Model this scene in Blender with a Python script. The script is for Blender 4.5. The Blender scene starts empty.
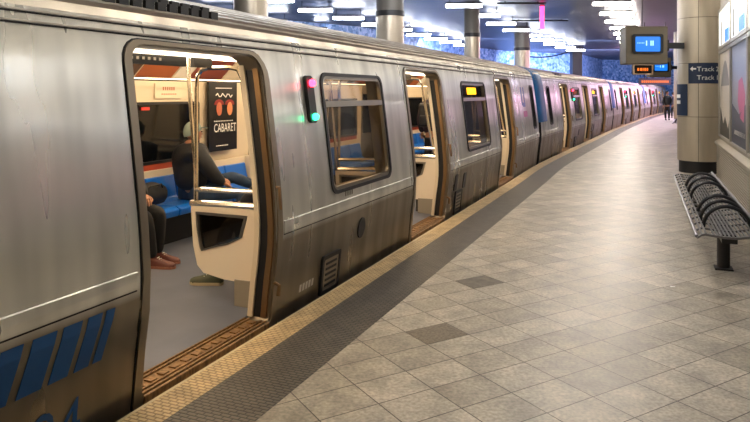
import bpy, bmesh, math, random
from mathutils import Vector, Matrix
random.seed(7)
PI = math.pi
sc = bpy.context.scene
COL = sc.collection

# ------------------------------------------------------------------ camera
TH = math.radians(23.3)                 # heading of the train side from the camera's forward axis
S, C = math.sin(TH), math.cos(TH)
EYE = 1.62
cam_d = bpy.data.cameras.new('camera')
cam = bpy.data.objects.new('camera', cam_d); COL.objects.link(cam)
cam.location = (0, 0, EYE); cam.rotation_euler = (PI/2, 0, 0)
cam_d.sensor_width = 36; cam_d.lens = 36*650/750
cam_d.shift_y = -118/750
cam_d.clip_start = 0.05; cam_d.clip_end = 300
sc.camera = cam

# ------------------------------------------------------------------ world, exposure
w = bpy.data.worlds.new('world'); sc.world = w; w.use_nodes = True
w.node_tree.nodes['Background'].inputs[0].default_value = (0.75, 0.72, 0.70, 1)
w.node_tree.nodes['Background'].inputs[1].default_value = 0.10
sc.view_settings.view_transform = 'Standard'; sc.view_settings.look = 'None'
sc.view_settings.exposure = 0.88; sc.view_settings.gamma = 1
TUBE = 30.0                             # brightness of the fluorescent tubes
INSIDE = 7.5                            # brightness of the car lights

def W(s, a, z=0.0):                     # station coordinates: s along the train, a across (right +)
    return Vector((s*S + a*C, s*C - a*S, z))

def area(name, loc, rot, sx, sy, power, col):
    l = bpy.data.lights.new(name, 'AREA'); l.shape = 'RECTANGLE'; l.size = sx; l.size_y = sy
    l.energy = power; l.color = col
    o = bpy.data.objects.new(name, l); COL.objects.link(o); o.location = loc; o.rotation_euler = rot
    return o
# coloured lamps up at the ceiling near the far end of the platform and over the far tracks
area('violet_lamp', (20.5, 40, 4.6), (0, 0, 0), 3, 14, 480, (0.72, 0.78, 1.0))
area('magenta_lamp', (19.5, 47, 4.3), (0, math.radians(30), 0), 3, 6, 60, (1.0, 0.35, 0.7))
area('blue_lamp', (8.0, 40, 4.7), (math.radians(50), 0, math.radians(10)), 16, 1.5, 650, (0.45, 0.62, 1.0))
area('blue_lamp', (18.0, 50, 4.7), (math.radians(50), 0, math.radians(-5)), 14, 1.5, 1300, (0.50, 0.64, 1.0))
area('blue_fill', (5, 38, -.9), (PI, 0, math.radians(35)), 16, 2, 160, (0.45, 0.55, 1.0))  # added fill with no fixture, aimed up from track level to tint the ceiling

def facing(name, p, q, sx, sy, power, col):
    d = Vector(q)-Vector(p); o = area(name, p, (0, 0, 0), sx, sy, power, col); o.rotation_euler = d.to_track_quat('-Z', 'Y').to_euler(); return o
facing('pink_lamp', (15.5, 30.5, 2.9), (10.5, 33, 1.6), 9, 2.4, 150, (1.0, .60, .88))
facing('pink_lamp', (23.0, 44.5, 2.9), (17.5, 47, 1.6), 12, 2.4, 480, (1.0, .55, .88))

# ------------------------------------------------------------------ materials
def srgb(h):
    h = h.lstrip('#'); c = [int(h[i:i+2], 16)/255 for i in (0, 2, 4)]
    return tuple(((x/12.92) if x <= .04045 else ((x+.055)/1.055)**2.4) for x in c) + (1,)
MATS = {}
def mat(name, col, rough=.5, metal=0.0, emit=None, es=0, spec=None, coat=0, noise=None):
    """noise = (scale xyz, amount, detail) brightness variation of the thing's own colour"""
    if name in MATS: return MATS[name]
    m = bpy.data.materials.new(name); m.use_nodes = True; MATS[name] = m
    nt = m.node_tree; b = nt.nodes['Principled BSDF']
    c = srgb(col) if isinstance(col, str) else tuple(col)+(1,)
    b.inputs['Base Color'].default_value = c
    b.inputs['Roughness'].default_value = rough; b.inputs['Metallic'].default_value = metal
    if spec is not None: b.inputs['Specular IOR Level'].default_value = spec
    if coat: b.inputs['Coat Weight'].default_value = coat; b.inputs['Coat Roughness'].default_value = .1
    if emit:
        b.inputs['Emission Color'].default_value = srgb(emit) if isinstance(emit, str) else tuple(emit)+(1,)
        b.inputs['Emission Strength'].default_value = es
    if noise:
        scl, amt, det = noise
        tc = nt.nodes.new('ShaderNodeTexCoord'); mp = nt.nodes.new('ShaderNodeMapping'); n = nt.nodes.new('ShaderNodeTexNoise')
        mp.inputs['Scale'].default_value = scl; n.inputs['Scale'].default_value = 1; n.inputs['Detail'].default_value = det
        r = nt.nodes.new('ShaderNodeMapRange'); r.inputs['From Min'].default_value = .3; r.inputs['From Max'].default_value = .7
        r.inputs['To Min'].default_value = 1-amt; r.inputs['To Max'].default_value = 1+amt
        mx = nt.nodes.new('ShaderNodeVectorMath'); mx.operation = 'SCALE'; mx.inputs[0].default_value = c[:3]
        L = nt.links.new
        L(tc.outputs['Object'], mp.inputs[0]); L(mp.outputs[0], n.inputs['Vector']); L(n.outputs[0], r.inputs[0])
        L(r.outputs[0], mx.inputs['Scale']); L(mx.outputs[0], b.inputs['Base Color'])
    return m

def steel(name, col, rough, bump=.0006, wear_refl=.10, low=None):
    m = mat(name, col, rough, .72)
    nt = m.node_tree; b = nt.nodes['Principled BSDF']; L = nt.links.new; N = nt.nodes.new
    tc = N('ShaderNodeTexCoord'); mp = N('ShaderNodeMapping'); mp.inputs['Scale'].default_value = (5, 5, .35)
    n = N('ShaderNodeTexNoise'); n.inputs['Scale'].default_value = 1; n.inputs['Detail'].default_value = 2
    L(tc.outputs['Object'], mp.inputs[0]); L(mp.outputs[0], n.inputs['Vector'])
    r = N('ShaderNodeMapRange'); r.inputs['From Min'].default_value = .2; r.inputs['From Max'].default_value = .8
    r.inputs['To Min'].default_value = rough*.7; r.inputs['To Max'].default_value = rough*1.5
    L(n.outputs[0], r.inputs[0]); L(r.outputs[0], b.inputs['Roughness'])
    # vertical streaks in the colour: slight wear, strengthened to imitate smeared reflections
    cr = N('ShaderNodeMapRange'); cr.interpolation_type = 'SMOOTHSTEP'; cr.inputs['From Min'].default_value = .25; cr.inputs['From Max'].default_value = .75
    cr.inputs['To Min'].default_value = 1+wear_refl; cr.inputs['To Max'].default_value = 1-wear_refl
    L(n.outputs[0], cr.inputs[0])
    mx = N('ShaderNodeVectorMath'); mx.operation = 'SCALE'
    c = srgb(col); mx.inputs[0].default_value = c[:3]
    if low:                              # browner base colour on the lower panels, below the belt
        sp = N('ShaderNodeSeparateXYZ'); L(tc.outputs['Object'], sp.inputs[0])
        zr = N('ShaderNodeMapRange'); zr.inputs['From Min'].default_value = .55; zr.inputs['From Max'].default_value = .62
        L(sp.outputs[2], zr.inputs[0])
        mc = N('ShaderNodeMix'); mc.data_type = 'RGBA'; mc.inputs[6].default_value = srgb(low); mc.inputs[7].default_value = c
        L(zr.outputs[0], mc.inputs[0]); L(mc.outputs[2], mx.inputs[0])
    L(cr.outputs[0], mx.inputs['Scale']); L(mx.outputs[0], b.inputs['Base Color'])
    b.inputs['Anisotropic'].default_value = .75
    tg = N('ShaderNodeTangent'); tg.direction_type = 'RADIAL'; tg.axis = 'Z'; L(tg.outputs[0], b.inputs['Tangent'])
    # gentle dents
    mp2 = N('ShaderNodeMapping'); mp2.inputs['Scale'].default_value = (1.6, 1.6, .8); n2 = N('ShaderNodeTexNoise'); n2.inputs['Detail'].default_value = 1
    n2.inputs['Scale'].default_value = 1
    L(tc.outputs['Object'], mp2.inputs[0]); L(mp2.outputs[0], n2.inputs['Vector'])
    bp = N('ShaderNodeBump'); bp.inputs['Strength'].default_value = .5; bp.inputs['Distance'].default_value = .03
    L(n2.outputs[0], bp.inputs['Height']); L(bp.outputs[0], b.inputs['Normal'])
    return m
M_BODY = steel('brushed_steel', '#d6d4cb', .30, low='#857a69', wear_refl=.2)
M_ROOF = steel('roof_steel', '#aaa293', .38)
M_COLM = mat('column_steel', '#bdb19c', .45, .55, noise=((5, 5, .8), .1, 4))
M_CHROME = mat('chrome', '#d6cfc4', .15, 1)
M_FRAME = mat('frame_bronze', '#8f8371', .38, .8)
M_EDGE = mat('door_edge_bronze', '#8a6d4c', .35, .8)
M_BLACK = mat('black_rubber', '#0b0a0a', .5)
M_DARKMETAL = mat('dark_metal', '#2c2b2c', .45, .5)
M_CREAM = mat('cream_panel', '#d9c9ae', .45)
M_WHITE = mat('white_laminate', '#e3d5bf', .35)
M_FLOORIN = mat('car_floor_rubber', '#646874', .38, noise=((3, 3, 3), .12, 4))
M_BLUESEAT = mat('blue_seat', '#0c66c8', .3, coat=.3)
M_REDSTRIP = mat('rust_red_strip', '#9a3b20', .5)
M_CAB = mat('cab_blue', '#0a5590', .5, noise=((2, 2, 2), .15, 3))
M_DECAL = mat('decal_blue', '#084a80', .45)
M_SILL = mat('sill_rust', '#8a6a45', .5, .5, noise=((60, 12, 12), .5, 3))
M_INLIGHT = mat('car_tube', '#ffffff', .5, emit=(1, .80, .55), es=INSIDE)
M_TUBE = mat('station_tube', '#ffffff', .5, emit=(1, .91, .79), es=TUBE)
M_TUBECOOL = mat('station_tube_cool', '#ffffff', .5, emit=(.90, .93, 1), es=TUBE)
M_HOUS = mat('fixture_grey', '#77757a', .5, .3)
M_BENCH = mat('bench_steel', '#7c7d7e', .38, .8)
M_NAVY = mat('sign_navy', '#0e2340', .5)
M_TXT = mat('sign_white', '#e8e6e0', .6)
M_CONC = mat('concrete', '#8c8475', .8, noise=((2, 2, 2), .2, 4))

def glass(name, tint, refl=.12, opaque=0):
    m = bpy.data.materials.new(name); m.use_nodes = True; nt = m.node_tree; nt.nodes.clear(); N = nt.nodes.new; L = nt.links.new
    o = N('ShaderNodeOutputMaterial'); t = N('ShaderNodeBsdfTransparent'); t.inputs[0].default_value = srgb(tint)
    g = N('ShaderNodeBsdfGlossy'); g.inputs['Roughness'].default_value = .05
    fr = N('ShaderNodeFresnel'); fr.inputs[0].default_value = 1.5
    mx = N('ShaderNodeMixShader'); L(fr.outputs[0], mx.inputs[0]); L(t.outputs[0], mx.inputs[1]); L(g.outputs[0], mx.inputs[2]); L(mx.outputs[0], o.inputs[0])
    return m
M_GLASS = glass('tinted_glass', '#a89c8a')
M_DARKGLASS = mat('dark_glass', '#0b0d10', .06, spec=.6)

# ------------------------------------------------------------------ mesh builder
class MB:
    def __init__(s): s.v = []; s.f = []
    def add(s, vs, fs):
        o = len(s.v); s.v += [tuple(v) for v in vs]; s.f += [tuple(i+o for i in f) for f in fs]; return s
    def box(s, x0, x1, y0, y1, z0, z1):
        v = [(x, y, z) for x in (x0, x1) for y in (y0, y1) for z in (z0, z1)]
        return s.add(v, [(0, 1, 3, 2), (4, 6, 7, 5), (0, 4, 5, 1), (2, 3, 7, 6), (0, 2, 6, 4), (1, 5, 7, 3)])
    def tube(s, pts, r, n=8, cap=True):
        pts = [Vector(p) for p in pts]; rs = r if isinstance(r, (list, tuple)) else [r]*len(pts)
        rings = []; up = None
        for i, p in enumerate(pts):
            d = (pts[min(i+1, len(pts)-1)]-pts[max(i-1, 0)]).normalized()
            if up is None:
                up = Vector((0, 0, 1)) if abs(d.z) < .9 else Vector((1, 0, 0))
            a = d.cross(up); a.normalize(); up = a.cross(d).normalized()
            rings.append([p+(a*math.cos(2*PI*k/n)+up*math.sin(2*PI*k/n))*rs[i] for k in range(n)])
        vs = [v for R in rings for v in R]; fs = []
        for i in range(len(pts)-1):
            for k in range(n): fs.append((i*n+k, i*n+(k+1) % n, (i+1)*n+(k+1) % n, (i+1)*n+k))
        if cap: fs.append(tuple(range(n-1, -1, -1))); fs.append(tuple((len(pts)-1)*n+k for k in range(n)))
        return s.add(vs, fs)
    def prism(s, poly, fn, d0, d1):
        """poly: 2-D outline, fn(p, d) -> 3-D"""
        n = len(poly); vs = [fn(p, d0) for p in poly]+[fn(p, d1) for p in poly]
        return s.add(vs, [tuple(range(n-1, -1, -1)), tuple(range(n, 2*n))]+[(i, (i+1) % n, n+(i+1) % n, n+i) for i in range(n)])
    def ring(s, outer, inner, fn, d0, d1):
        n = len(outer)
        vs = [fn(p, d0) for p in outer]+[fn(p, d0) for p in inner]+[fn(p, d1) for p in outer]+[fn(p, d1) for p in inner]
        fs = []
        for i in range(n):
            j = (i+1) % n
            fs += [(i, n+i, n+j, j), (2*n+i, 2*n+j, 3*n+j, 3*n+i), (i, j, 2*n+j, 2*n+i), (n+i, 3*n+i, 3*n+j, n+j)]
        return s.add(vs, fs)
    def cyl(s, cx, cy, z0, z1, r, n=32, r1=None):
        return s.tube([(cx, cy, z0), (cx, cy, z1)], [r, r if r1 is None else r1], n)
    def ball(s, c, r, n=12, m=8, sc_=(1, 1, 1)):
        vs = [(c[0]+r*sc_[0]*math.sin(PI*j/m)*math.cos(2*PI*i/n), c[1]+r*sc_[1]*math.sin(PI*j/m)*math.sin(2*PI*i/n), c[2]+r*sc_[2]*math.cos(PI*j/m)) for j in range(m+1) for i in range(n)]
        fs = [(j*n+i, (j+1)*n+i, (j+1)*n+(i+1) % n, j*n+(i+1) % n) for j in range(m) for i in range(n)]
        return s.add(vs, fs)
    def build(s, name, m, parent=None, smooth=False, bevel=0):
        me = bpy.data.meshes.new(name); me.from_pydata(s.v, [], s.f); me.validate()
        bm = bmesh.new(); bm.from_mesh(me)
        bmesh.ops.remove_doubles(bm, verts=bm.verts, dist=1e-5)
        bmesh.ops.recalc_face_normals(bm, faces=bm.faces); bm.to_mesh(me); bm.free()
        me.materials.append(m)
        if smooth:
            for p in me.polygons: p.use_smooth = True
            try: me.set_sharp_from_angle(angle=math.radians(38))
            except Exception: pass
        o = bpy.data.objects.new(name, me); COL.objects.link(o)
        if parent is not None: o.parent = parent
        if bevel:
            b = o.modifiers.new('bevel', 'BEVEL'); b.width = bevel; b.segments = 2; b.limit_method = 'ANGLE'
        return o

def thing(name, label, cat, loc=(0, 0, 0), rz=0, group=None):
    o = bpy.data.objects.new(name, None); COL.objects.link(o); o.location = loc; o.rotation_euler = (0, 0, rz)
    o.empty_display_size = .1
    return tag(o, label, cat, group)
def tag(o, label, cat, group=None):
    o['label'] = label; o['category'] = cat
    if group: o['group'] = group
    return o
def struct(o):
    o['kind'] = 'structure'; return o
def kids(o): return [c for c in COL.objects if c.parent == o]
def copy_tree(o, parent=None):
    c = o.copy(); COL.objects.link(c); c.parent = parent
    for k in kids(o): copy_tree(k, c)
    return c
def rrect(x0, x1, z0, z1, r, seg=5, zsub=8):
    rs = r if isinstance(r, (tuple, list)) else (r,)*4      # bl, br, tr, tl
    cs = [((x0+rs[0], z0+rs[0]), PI, rs[0]), ((x1-rs[1], z0+rs[1]), 1.5*PI, rs[1]), ((x1-rs[2], z1-rs[2]), 0, rs[2]), ((x0+rs[3], z1-rs[3]), .5*PI, rs[3])]
    out = []
    for q, (c, a0, rr) in enumerate(cs):
        if q == 2 or q == 0:              # subdivide the upright side that leads here
            prev = out[-1] if q == 2 else None
            if q == 2:
                zt = c[1]; zb = prev[1]
                out += [(x1, zb+(zt-zb)*k/zsub) for k in range(1, zsub)]
        for k in range(seg+1):
            a = a0+.5*PI*k/seg; out.append((c[0]+rr*math.cos(a), c[1]+rr*math.sin(a)))
    zt = out[-1][1]; zb = out[0][1]
    out += [(x0, zt+(zb-zt)*k/zsub) for k in range(1, zsub)]
    return out
def text_mesh(txt, size, name='text'):
    cu = bpy.data.curves.new(name, 'FONT'); cu.body = txt; cu.size = size; cu.resolution_u = 3
    o = bpy.data.objects.new(name, cu); COL.objects.link(o)
    bpy.context.view_layer.update()
    me = bpy.data.meshes.new_from_object(o); COL.objects.unlink(o); bpy.data.objects.remove(o)
    return me
def text_on(txt, size, fn, name, m, parent, bold=.0):
    me = text_mesh(txt, size)
    for v in me.vertices:
        v.co = fn(v.co.x, v.co.y)
    me.materials.clear(); me.materials.append(m)
    o = bpy.data.objects.new(name, me); COL.objects.link(o); o.parent = parent
    return o

# ------------------------------------------------------------------ train path
ORG = [W(7.5, -3.87)]                   # car centres; headings
HD = [math.radians(a) for a in (23.3, 25.9, 27.3, 29.3)]
def cdir(h): return Vector((math.sin(h), math.cos(h), 0))
j = ORG[0]+cdir(HD[0])*8.0
joints = [ORG[0]-cdir(HD[0])*8.0, j]
for h in HD[1:]:
    ORG.append(j+cdir(h)*8.0); j = j+cdir(h)*16.0; joints.append(j)
def cnorm(h): return Vector((math.cos(h), -math.sin(h), 0))
# centre line points with normals for the platform edge
path = []
path.append((W(-14, -3.87), HD[0])); path.append((W(0, -3.87), HD[0])); path.append((W(11, -3.87), HD[0]))
for i in range(1, 4):
    path.append((joints[i], (HD[i-1]+HD[i])/2)); path.append((ORG[i], HD[i]))
path.append((joints[4], HD[3])); path.append((joints[4]+cdir(HD[3])*14, HD[3]+.02))
def edge_line(off, sub=6):
    """polyline parallel to the train axis at lateral offset off (right +), smoothed"""
    P = [p+cnorm(h)*off for p, h in path]; out = []
    for i in range(len(P)-1):
        p0 = P[max(i-1, 0)]; p1 = P[i]; p2 = P[i+1]; p3 = P[min(i+2, len(P)-1)]
        for k in range(sub):
            t = k/sub
            if i < 1: out.append(p1.lerp(p2, t)); continue
            out.append(.5*((2*p1)+(p2-p0)*t+(2*p0-5*p1+4*p2-p3)*t*t+(3*p1-p0-3*p2+p3)*t**3))
    out.append(P[-1]); return out

# ------------------------------------------------------------------ floor (platform)
def ribbon(A, B, z, mb):
    n = len(A); vs = [(p.x, p.y, z) for p in A]+[(p.x, p.y, z) for p in B]
    return mb.add(vs, [(i, i+1, n+i+1, n+i) for i in range(n-1)])
def tile_mat():
    m = bpy.data.materials.new('platform_tile'); m.use_nodes = True; nt = m.node_tree; N = nt.nodes.new; L = nt.links.new
    b = nt.nodes['Principled BSDF']
    tc = N('ShaderNodeTexCoord'); mp = N('ShaderNodeMapping'); mp.vector_type = 'TEXTURE'
    tw, thh = TILE_W, TILE_H
    mp.inputs['Location'].default_value = (TILE_O[0], TILE_O[1], 0); mp.inputs['Rotation'].default_value = (0, 0, TILE_A)
    L(tc.outputs['Object'], mp.inputs[0])
    br = N('ShaderNodeTexBrick'); br.offset = 0; br.offset_frequency = 1; br.squash = 1
    br.inputs['Scale'].default_value = 1; br.inputs['Brick Width'].default_value = tw; br.inputs['Row Height'].default_value = thh
    br.inputs['Mortar Size'].default_value = .0035; br.inputs['Mortar Smooth'].default_value = .1
    br.inputs['Color1'].default_value = srgb('#a09786'); br.inputs['Color2'].default_value = srgb('#b9b09f'); br.inputs['Mortar'].default_value = srgb('#4b4238')
    L(mp.outputs[0], br.inputs['Vector'])
    n = N('ShaderNodeTexNoise'); n.inputs['Scale'].default_value = 4.5; n.inputs['Detail'].default_value = 8; n.inputs['Roughness'].default_value = .62
    L(tc.outputs['Object'], n.inputs['Vector'])
    r = N('ShaderNodeMapRange'); r.inputs['From Min'].default_value = .3; r.inputs['From Max'].default_value = .7; r.inputs['To Min'].default_value = .58; r.inputs['To Max'].default_value = 1.25
    L(n.outputs[0], r.inputs[0])
    n2 = N('ShaderNodeTexNoise'); n2.inputs['Scale'].default_value = 45; n2.inputs['Detail'].default_value = 4
    L(tc.outputs['Object'], n2.inputs['Vector'])
    r2 = N('ShaderNodeMapRange'); r2.inputs['From Min'].default_value = .3; r2.inputs['From Max'].default_value = .7; r2.inputs['To Min'].default_value = .66; r2.inputs['To Max'].default_value = 1.2
    L(n2.outputs[0], r2.inputs[0])
    mu = N('ShaderNodeMath'); mu.operation = 'MULTIPLY'; L(r.outputs[0], mu.inputs[0]); L(r2.outputs[0], mu.inputs[1])
    vm = N('ShaderNodeVectorMath'); vm.operation = 'SCALE'; L(br.outputs[0], vm.inputs[0]); L(mu.outputs[0], vm.inputs['Scale']); L(vm.outputs[0], b.inputs['Base Color'])
    rr = N('ShaderNodeMapRange'); rr.inputs['To Min'].default_value = .30; rr.inputs['To Max'].default_value = .58; L(n.outputs[0], rr.inputs[0]); L(rr.outputs[0], b.inputs['Roughness'])
    bp = N('ShaderNodeBump'); bp.inputs['Strength'].default_value = .5; bp.inputs['Distance'].default_value = .004; bp.invert = True
    L(br.outputs['Fac'], bp.inputs['Height']); L(bp.outputs[0], b.inputs['Normal'])
    return m
TILE_W, TILE_H, TILE_A = .341, .260, math.radians(30.8)
gY = 650*EYE/(378.4-93); TILE_O = ((556.5-375)/650*gY, gY)
E0 = edge_line(1.45); E1 = edge_line(1.64); E2 = edge_line(2.06); ER = edge_line(9.0); ET = edge_line(1.36)
mb = MB(); ribbon(E2, ER, 0, mb)
fl = struct(mb.build('floor', tile_mat()))
def tactile(name, c1, c2, sx, sy, rough):
    """raised bars across the strip"""
    m = bpy.data.materials.new(name); m.use_nodes = True; nt = m.node_tree; N = nt.nodes.new; L = nt.links.new
    b = nt.nodes['Principled BSDF']; b.inputs['Roughness'].default_value = rough
    tc = N('ShaderNodeTexCoord'); mp = N('ShaderNodeMapping'); mp.inputs['Rotation'].default_value = (0, 0, TH)
    L(tc.outputs['Object'], mp.inputs[0])
    br = N('ShaderNodeTexBrick'); br.offset = .5; br.inputs['Scale'].default_value = 1; br.inputs['Brick Width'].default_value = sx; br.inputs['Row Height'].default_value = sy
    br.inputs['Mortar Size'].default_value = sy*.22; br.inputs['Mortar Smooth'].default_value = .6
    br.inputs['Color1'].default_value = srgb(c1); br.inputs['Color2'].default_value = srgb(c1); br.inputs['Mortar'].default_value = srgb(c2)
    L(mp.outputs[0], br.inputs['Vector'])
    n = N('ShaderNodeTexNoise'); n.inputs['Scale'].default_value = 7; n.inputs['Detail'].default_value = 6; L(tc.outputs['Object'], n.inputs['Vector'])
    r = N('ShaderNodeMapRange'); r.inputs['From Min'].default_value = .3; r.inputs['From Max'].default_value = .7; r.inputs['To Min'].default_value = .7; r.inputs['To Max'].default_value = 1.2
    L(n.outputs[0], r.inputs[0]); vm = N('ShaderNodeVectorMath'); vm.operation = 'SCALE'; L(br.outputs[0], vm.inputs[0]); L(r.outputs[0], vm.inputs['Scale']); L(vm.outputs[0], b.inputs['Base Color'])
    bp = N('ShaderNodeBump'); bp.inputs['Strength'].default_value = .9; bp.inputs['Distance'].default_value = .006; bp.invert = True
    L(br.outputs['Fac'], bp.inputs['Height']); L(bp.outputs[0], b.inputs['Normal'])
    return m
M_TACY = tactile('edge_strip_sand', '#c9ae80', '#8f7650', .055, .028, .5)
M_TACD = tactile('edge_strip_dark', '#5d564a', '#2f2b26', .055, .028, .45)
mb = MB(); ribbon(E0, E1, 0, mb); struct(mb.build('trim_1', M_TACY))
mb = MB(); ribbon(E1, E2, 0, mb); struct(mb.build('trim_2', M_TACD))
# nosing and the platform's side face, down to the track bed
mb = MB(); n = len(E0)
EN = edge_line(1.42)
vs = [(p.x, p.y, -.001) for p in E0]+[(p.x, p.y, -.006) for p in EN]+[(p.x, p.y, -.05) for p in EN]+[(p.x, p.y, -1.15) for p in E0]
mb.add(vs, [(r*n+i, r*n+i+1, (r+1)*n+i+1, (r+1)*n+i) for r in range(3) for i in range(n-1)])
struct(mb.build('trim_3', mat('nosing', '#c0ad86', .5, noise=((6, 6, 6), .15, 4))))
mb = MB(); mb.box(-40, 50, -16, 74, -1.3, -1.15); struct(mb.build('floor', mat('track_bed', '#2a2724', .9, noise=((3, 3, 3), .3, 5))))
# three odd tiles in the paving: one plain dark, one gritty, one scuffed
def tile_plate(i0, j0, col, name, ns):
    ax = Vector((math.cos(TILE_A), math.sin(TILE_A), 0)); ay = Vector((-math.sin(TILE_A), math.cos(TILE_A), 0)); o = Vector((TILE_O[0], TILE_O[1], 0))
    g = .005
    P = [o+ax*(i*TILE_W+gx)+ay*(j*TILE_H+gy) for i, j, gx, gy in ((i0, j0, g, g), (i0+1, j0, -g, g), (i0+1, j0+1, -g, -g), (i0, j0+1, g, -g))]
    mb = MB(); mb.add([(p.x, p.y, .0005) for p in P]+[(p.x, p.y, .0025) for p in P], [(4, 5, 6, 7), (0, 1, 5, 4), (1, 2, 6, 5), (2, 3, 7, 6), (3, 0, 4, 7)])
    struct(mb.build('floor', mat(name, col, .5, noise=((ns, ns, ns), .45, 6))))
def cell(u, v):
    Y = 650*EYE/(v-93); X = (u-375)*Y/650; dx, dy = X-TILE_O[0], Y-TILE_O[1]
    return math.floor((dx*math.cos(TILE_A)+dy*math.sin(TILE_A))/TILE_W), math.floor((-dx*math.sin(TILE_A)+dy*math.cos(TILE_A))/TILE_H)
tile_plate(*cell(481, 284.5), '#5f584b', 'dark_tile', 14)
tile_plate(*cell(441, 334), '#6f6554', 'gritty_tile', 60)

# ------------------------------------------------------------------ ceiling, walls
CZ = 5.0
mb = MB(); ys = []
y = -14
vs = []; fs = []
while y < 72:
    ys.append((y, CZ)); ys.append((y+.16, CZ)); ys.append((y+.17, CZ+.03)); ys.append((y+.21, CZ+.03)); y += .22
vs = [(-40, yy, zz) for yy, zz in ys]+[(50, yy, zz) for yy, zz in ys]; n = len(ys)
mb.add(vs, [(i, i+1, n+i+1, n+i) for i in range(n-1)])
struct(mb.build('ceiling', mat('ceiling_slats', '#4c4d5c', .36, .55, noise=((.5, .5, .5), .18, 3))))
def mosaic():
    m = bpy.data.materials.new('blue_mosaic'); m.use_nodes = True; nt = m.node_tree; N = nt.nodes.new; L = nt.links.new
    b = nt.nodes['Principled BSDF']; b.inputs['Roughness'].default_value = .45
    tc = N('ShaderNodeTexCoord'); v = N('ShaderNodeTexVoronoi'); v.inputs['Scale'].default_value = 5.5
    L(tc.outputs['Object'], v.inputs['Vector'])
    cr = N('ShaderNodeValToRGB'); e = cr.color_ramp.elements; e[0].position = .15; e[0].color = srgb('#3f6ba8'); e[1].position = .95; e[1].color = srgb('#b9cdf2')
    e2 = e.new(.5); e2.color = srgb('#7fa3d8')
    L(v.outputs['Color'], cr.inputs[0]); L(cr.outputs[0], b.inputs['Base Color'])
    return m
def wall(name, pts, z0, z1, m, thick=.2):
    mb = MB(); n = len(pts)
    vs = [(x, y, z) for z in (z0, z1) for x, y in pts]
    mb.add(vs, [(i, i+1, n+i+1, n+i) for i in range(n-1)])
    o = mb.build(name, m); md = o.modifiers.new('thick', 'SOLIDIFY'); md.thickness = thick; md.offset = 0
    return struct(o)
wall('wall_back', [(-38, 8), (-22, 18), (-9, 26), (-1, 33), (2, 38), (6, 46.5), (10.6, 52.5), (18, 57), (23, 66), (44, 71)], -1.15, CZ, mosaic())
wall('wall_right', [tuple(W(-14, 7)[:2]), tuple(W(20, 7)[:2]), (30, 34), (44, 71)], 0, CZ, mat('grey_wall', '#b0aba2', .6, noise=((1, 1, 1), .12, 4)))
wall('wall_near', [(-38, -13), tuple(W(-14, 7)[:2])], -1.15, CZ, MATS['grey_wall'])

# ------------------------------------------------------------------ ceiling light fixtures
def make_fixture(m):
    t = thing('fluorescent_fixture', '', 'ceiling light')
    mb = MB(); mb.prism([(-.13, 0), (.13, 0), (.09, .07), (-.09, .07)], lambda p, d: (d, p[0], p[1]), -.62, .62); mb.build('housing', M_HOUS, t)
    for q in (-.07, .07):
        mb = MB(); mb.tube([(-.62, q, -.05), (.62, q, -.05)], .05, 8); mb.build('tube', m, t)
    for q in (-.5, .5):
        mb = MB(); mb.tube([(q, 0, .06), (q, 0, .28)], .012, 6); mb.box(q-.03, q+.03, -.03, .03, .26, .28); mb.build('hanger', M_DARKMETAL, t)
    return t
fixA = make_fixture(M_TUBE); fixB = make_fixture(M_TUBECOOL)
ORD = ['nearest visible', 'second visible', 'third visible', 'fourth visible', 'fifth visible', 'sixth visible', 'seventh visible', 'eighth visible', 'ninth visible', 'tenth visible', 'eleventh visible', 'twelfth visible', 'thirteenth visible']
def place_row(proto, first, pts, label, group):
    n_ = 0
    for k, p in enumerate(pts):
        o = proto if (first and k == 0) else copy_tree(proto)
        o.location = (p[0], p[1], CZ-.28); o['group'] = group; o.rotation_euler = (0, 0, random.uniform(-.03, .01))
        if p[1] > 21.5: o['label'] = ORD[n_]+' '+label; n_ += 1
        else: o['label'] = 'overhead '+label+', nearer than the visible ones'
rowA = [(9.3+1.2*k, 25+2.78*k) for k in range(-8, 9)]
place_row(fixA, True, rowA, 'light in the row above the platform edge', 'lights above the platform edge')
rowB = [(4.3+(1.22+.03*k)*k, 25.7+2.95*k) for k in range(-7, 8)]
place_row(fixB, True, rowB, 'light in the middle row behind the train', 'lights just behind the train')
rowC = [(-2.2+1.12*k, 24+2.5*k) for k in range(-3, 8)]
place_row(fixB, False, rowC, 'light in the far row over the back track', 'lights over the back track')
rowD = [(-5.9+1.5*k, 24.7+3.3*k) for k in range(-1, 3)]
place_row(fixB, False, rowD, 'light at upper left by the nearest pale column', 'lights by the back wall')
rowE = [tuple(W(s_, 2.9)[:2]) for s_ in (2, 6, 10, 14)]
place_row(fixA, False, rowE, 'light behind the poster wall', 'lights behind the poster wall')

# ------------------------------------------------------------------ columns
def round_column(x, y, r, label, two_tone=True, dark=False):
    t = thing('column', label, 'column', (x, y, 0 if not two_tone else -1.15))
    z0 = 0 if two_tone else 0
    base = 1.15 if two_tone else 0
    if dark:
        mb = MB(); mb.box(-r, r, -r, r, 0, CZ+base); mb.box(-r*1.5, r*1.5, -r*1.5, r*1.5, 0, .08)
        mb.box(-r*1.25, r*1.25, -r*1.25, r*1.25, CZ+base-.1, CZ+base); mb.build('shaft', M_DARKMETAL, t, bevel=.02); return t
    mb = MB(); mb.cyl(0, 0, 0, 3.8+base, r, 40); mb.build('shaft', mat('pale_cladding', '#b7ab98', .35, .6), t, smooth=True)
    mb = MB(); mb.cyl(0, 0, 3.8+base, 3.95+base, r*1.05, 40); mb.build('collar', M_DARKMETAL, t, smooth=True)
    mb = MB(); mb.cyl(0, 0, 3.95+base, CZ+base, r*.98, 40); mb.build('head', mat('column_head', '#5e5850', .6), t, smooth=True)
    return t
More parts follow.
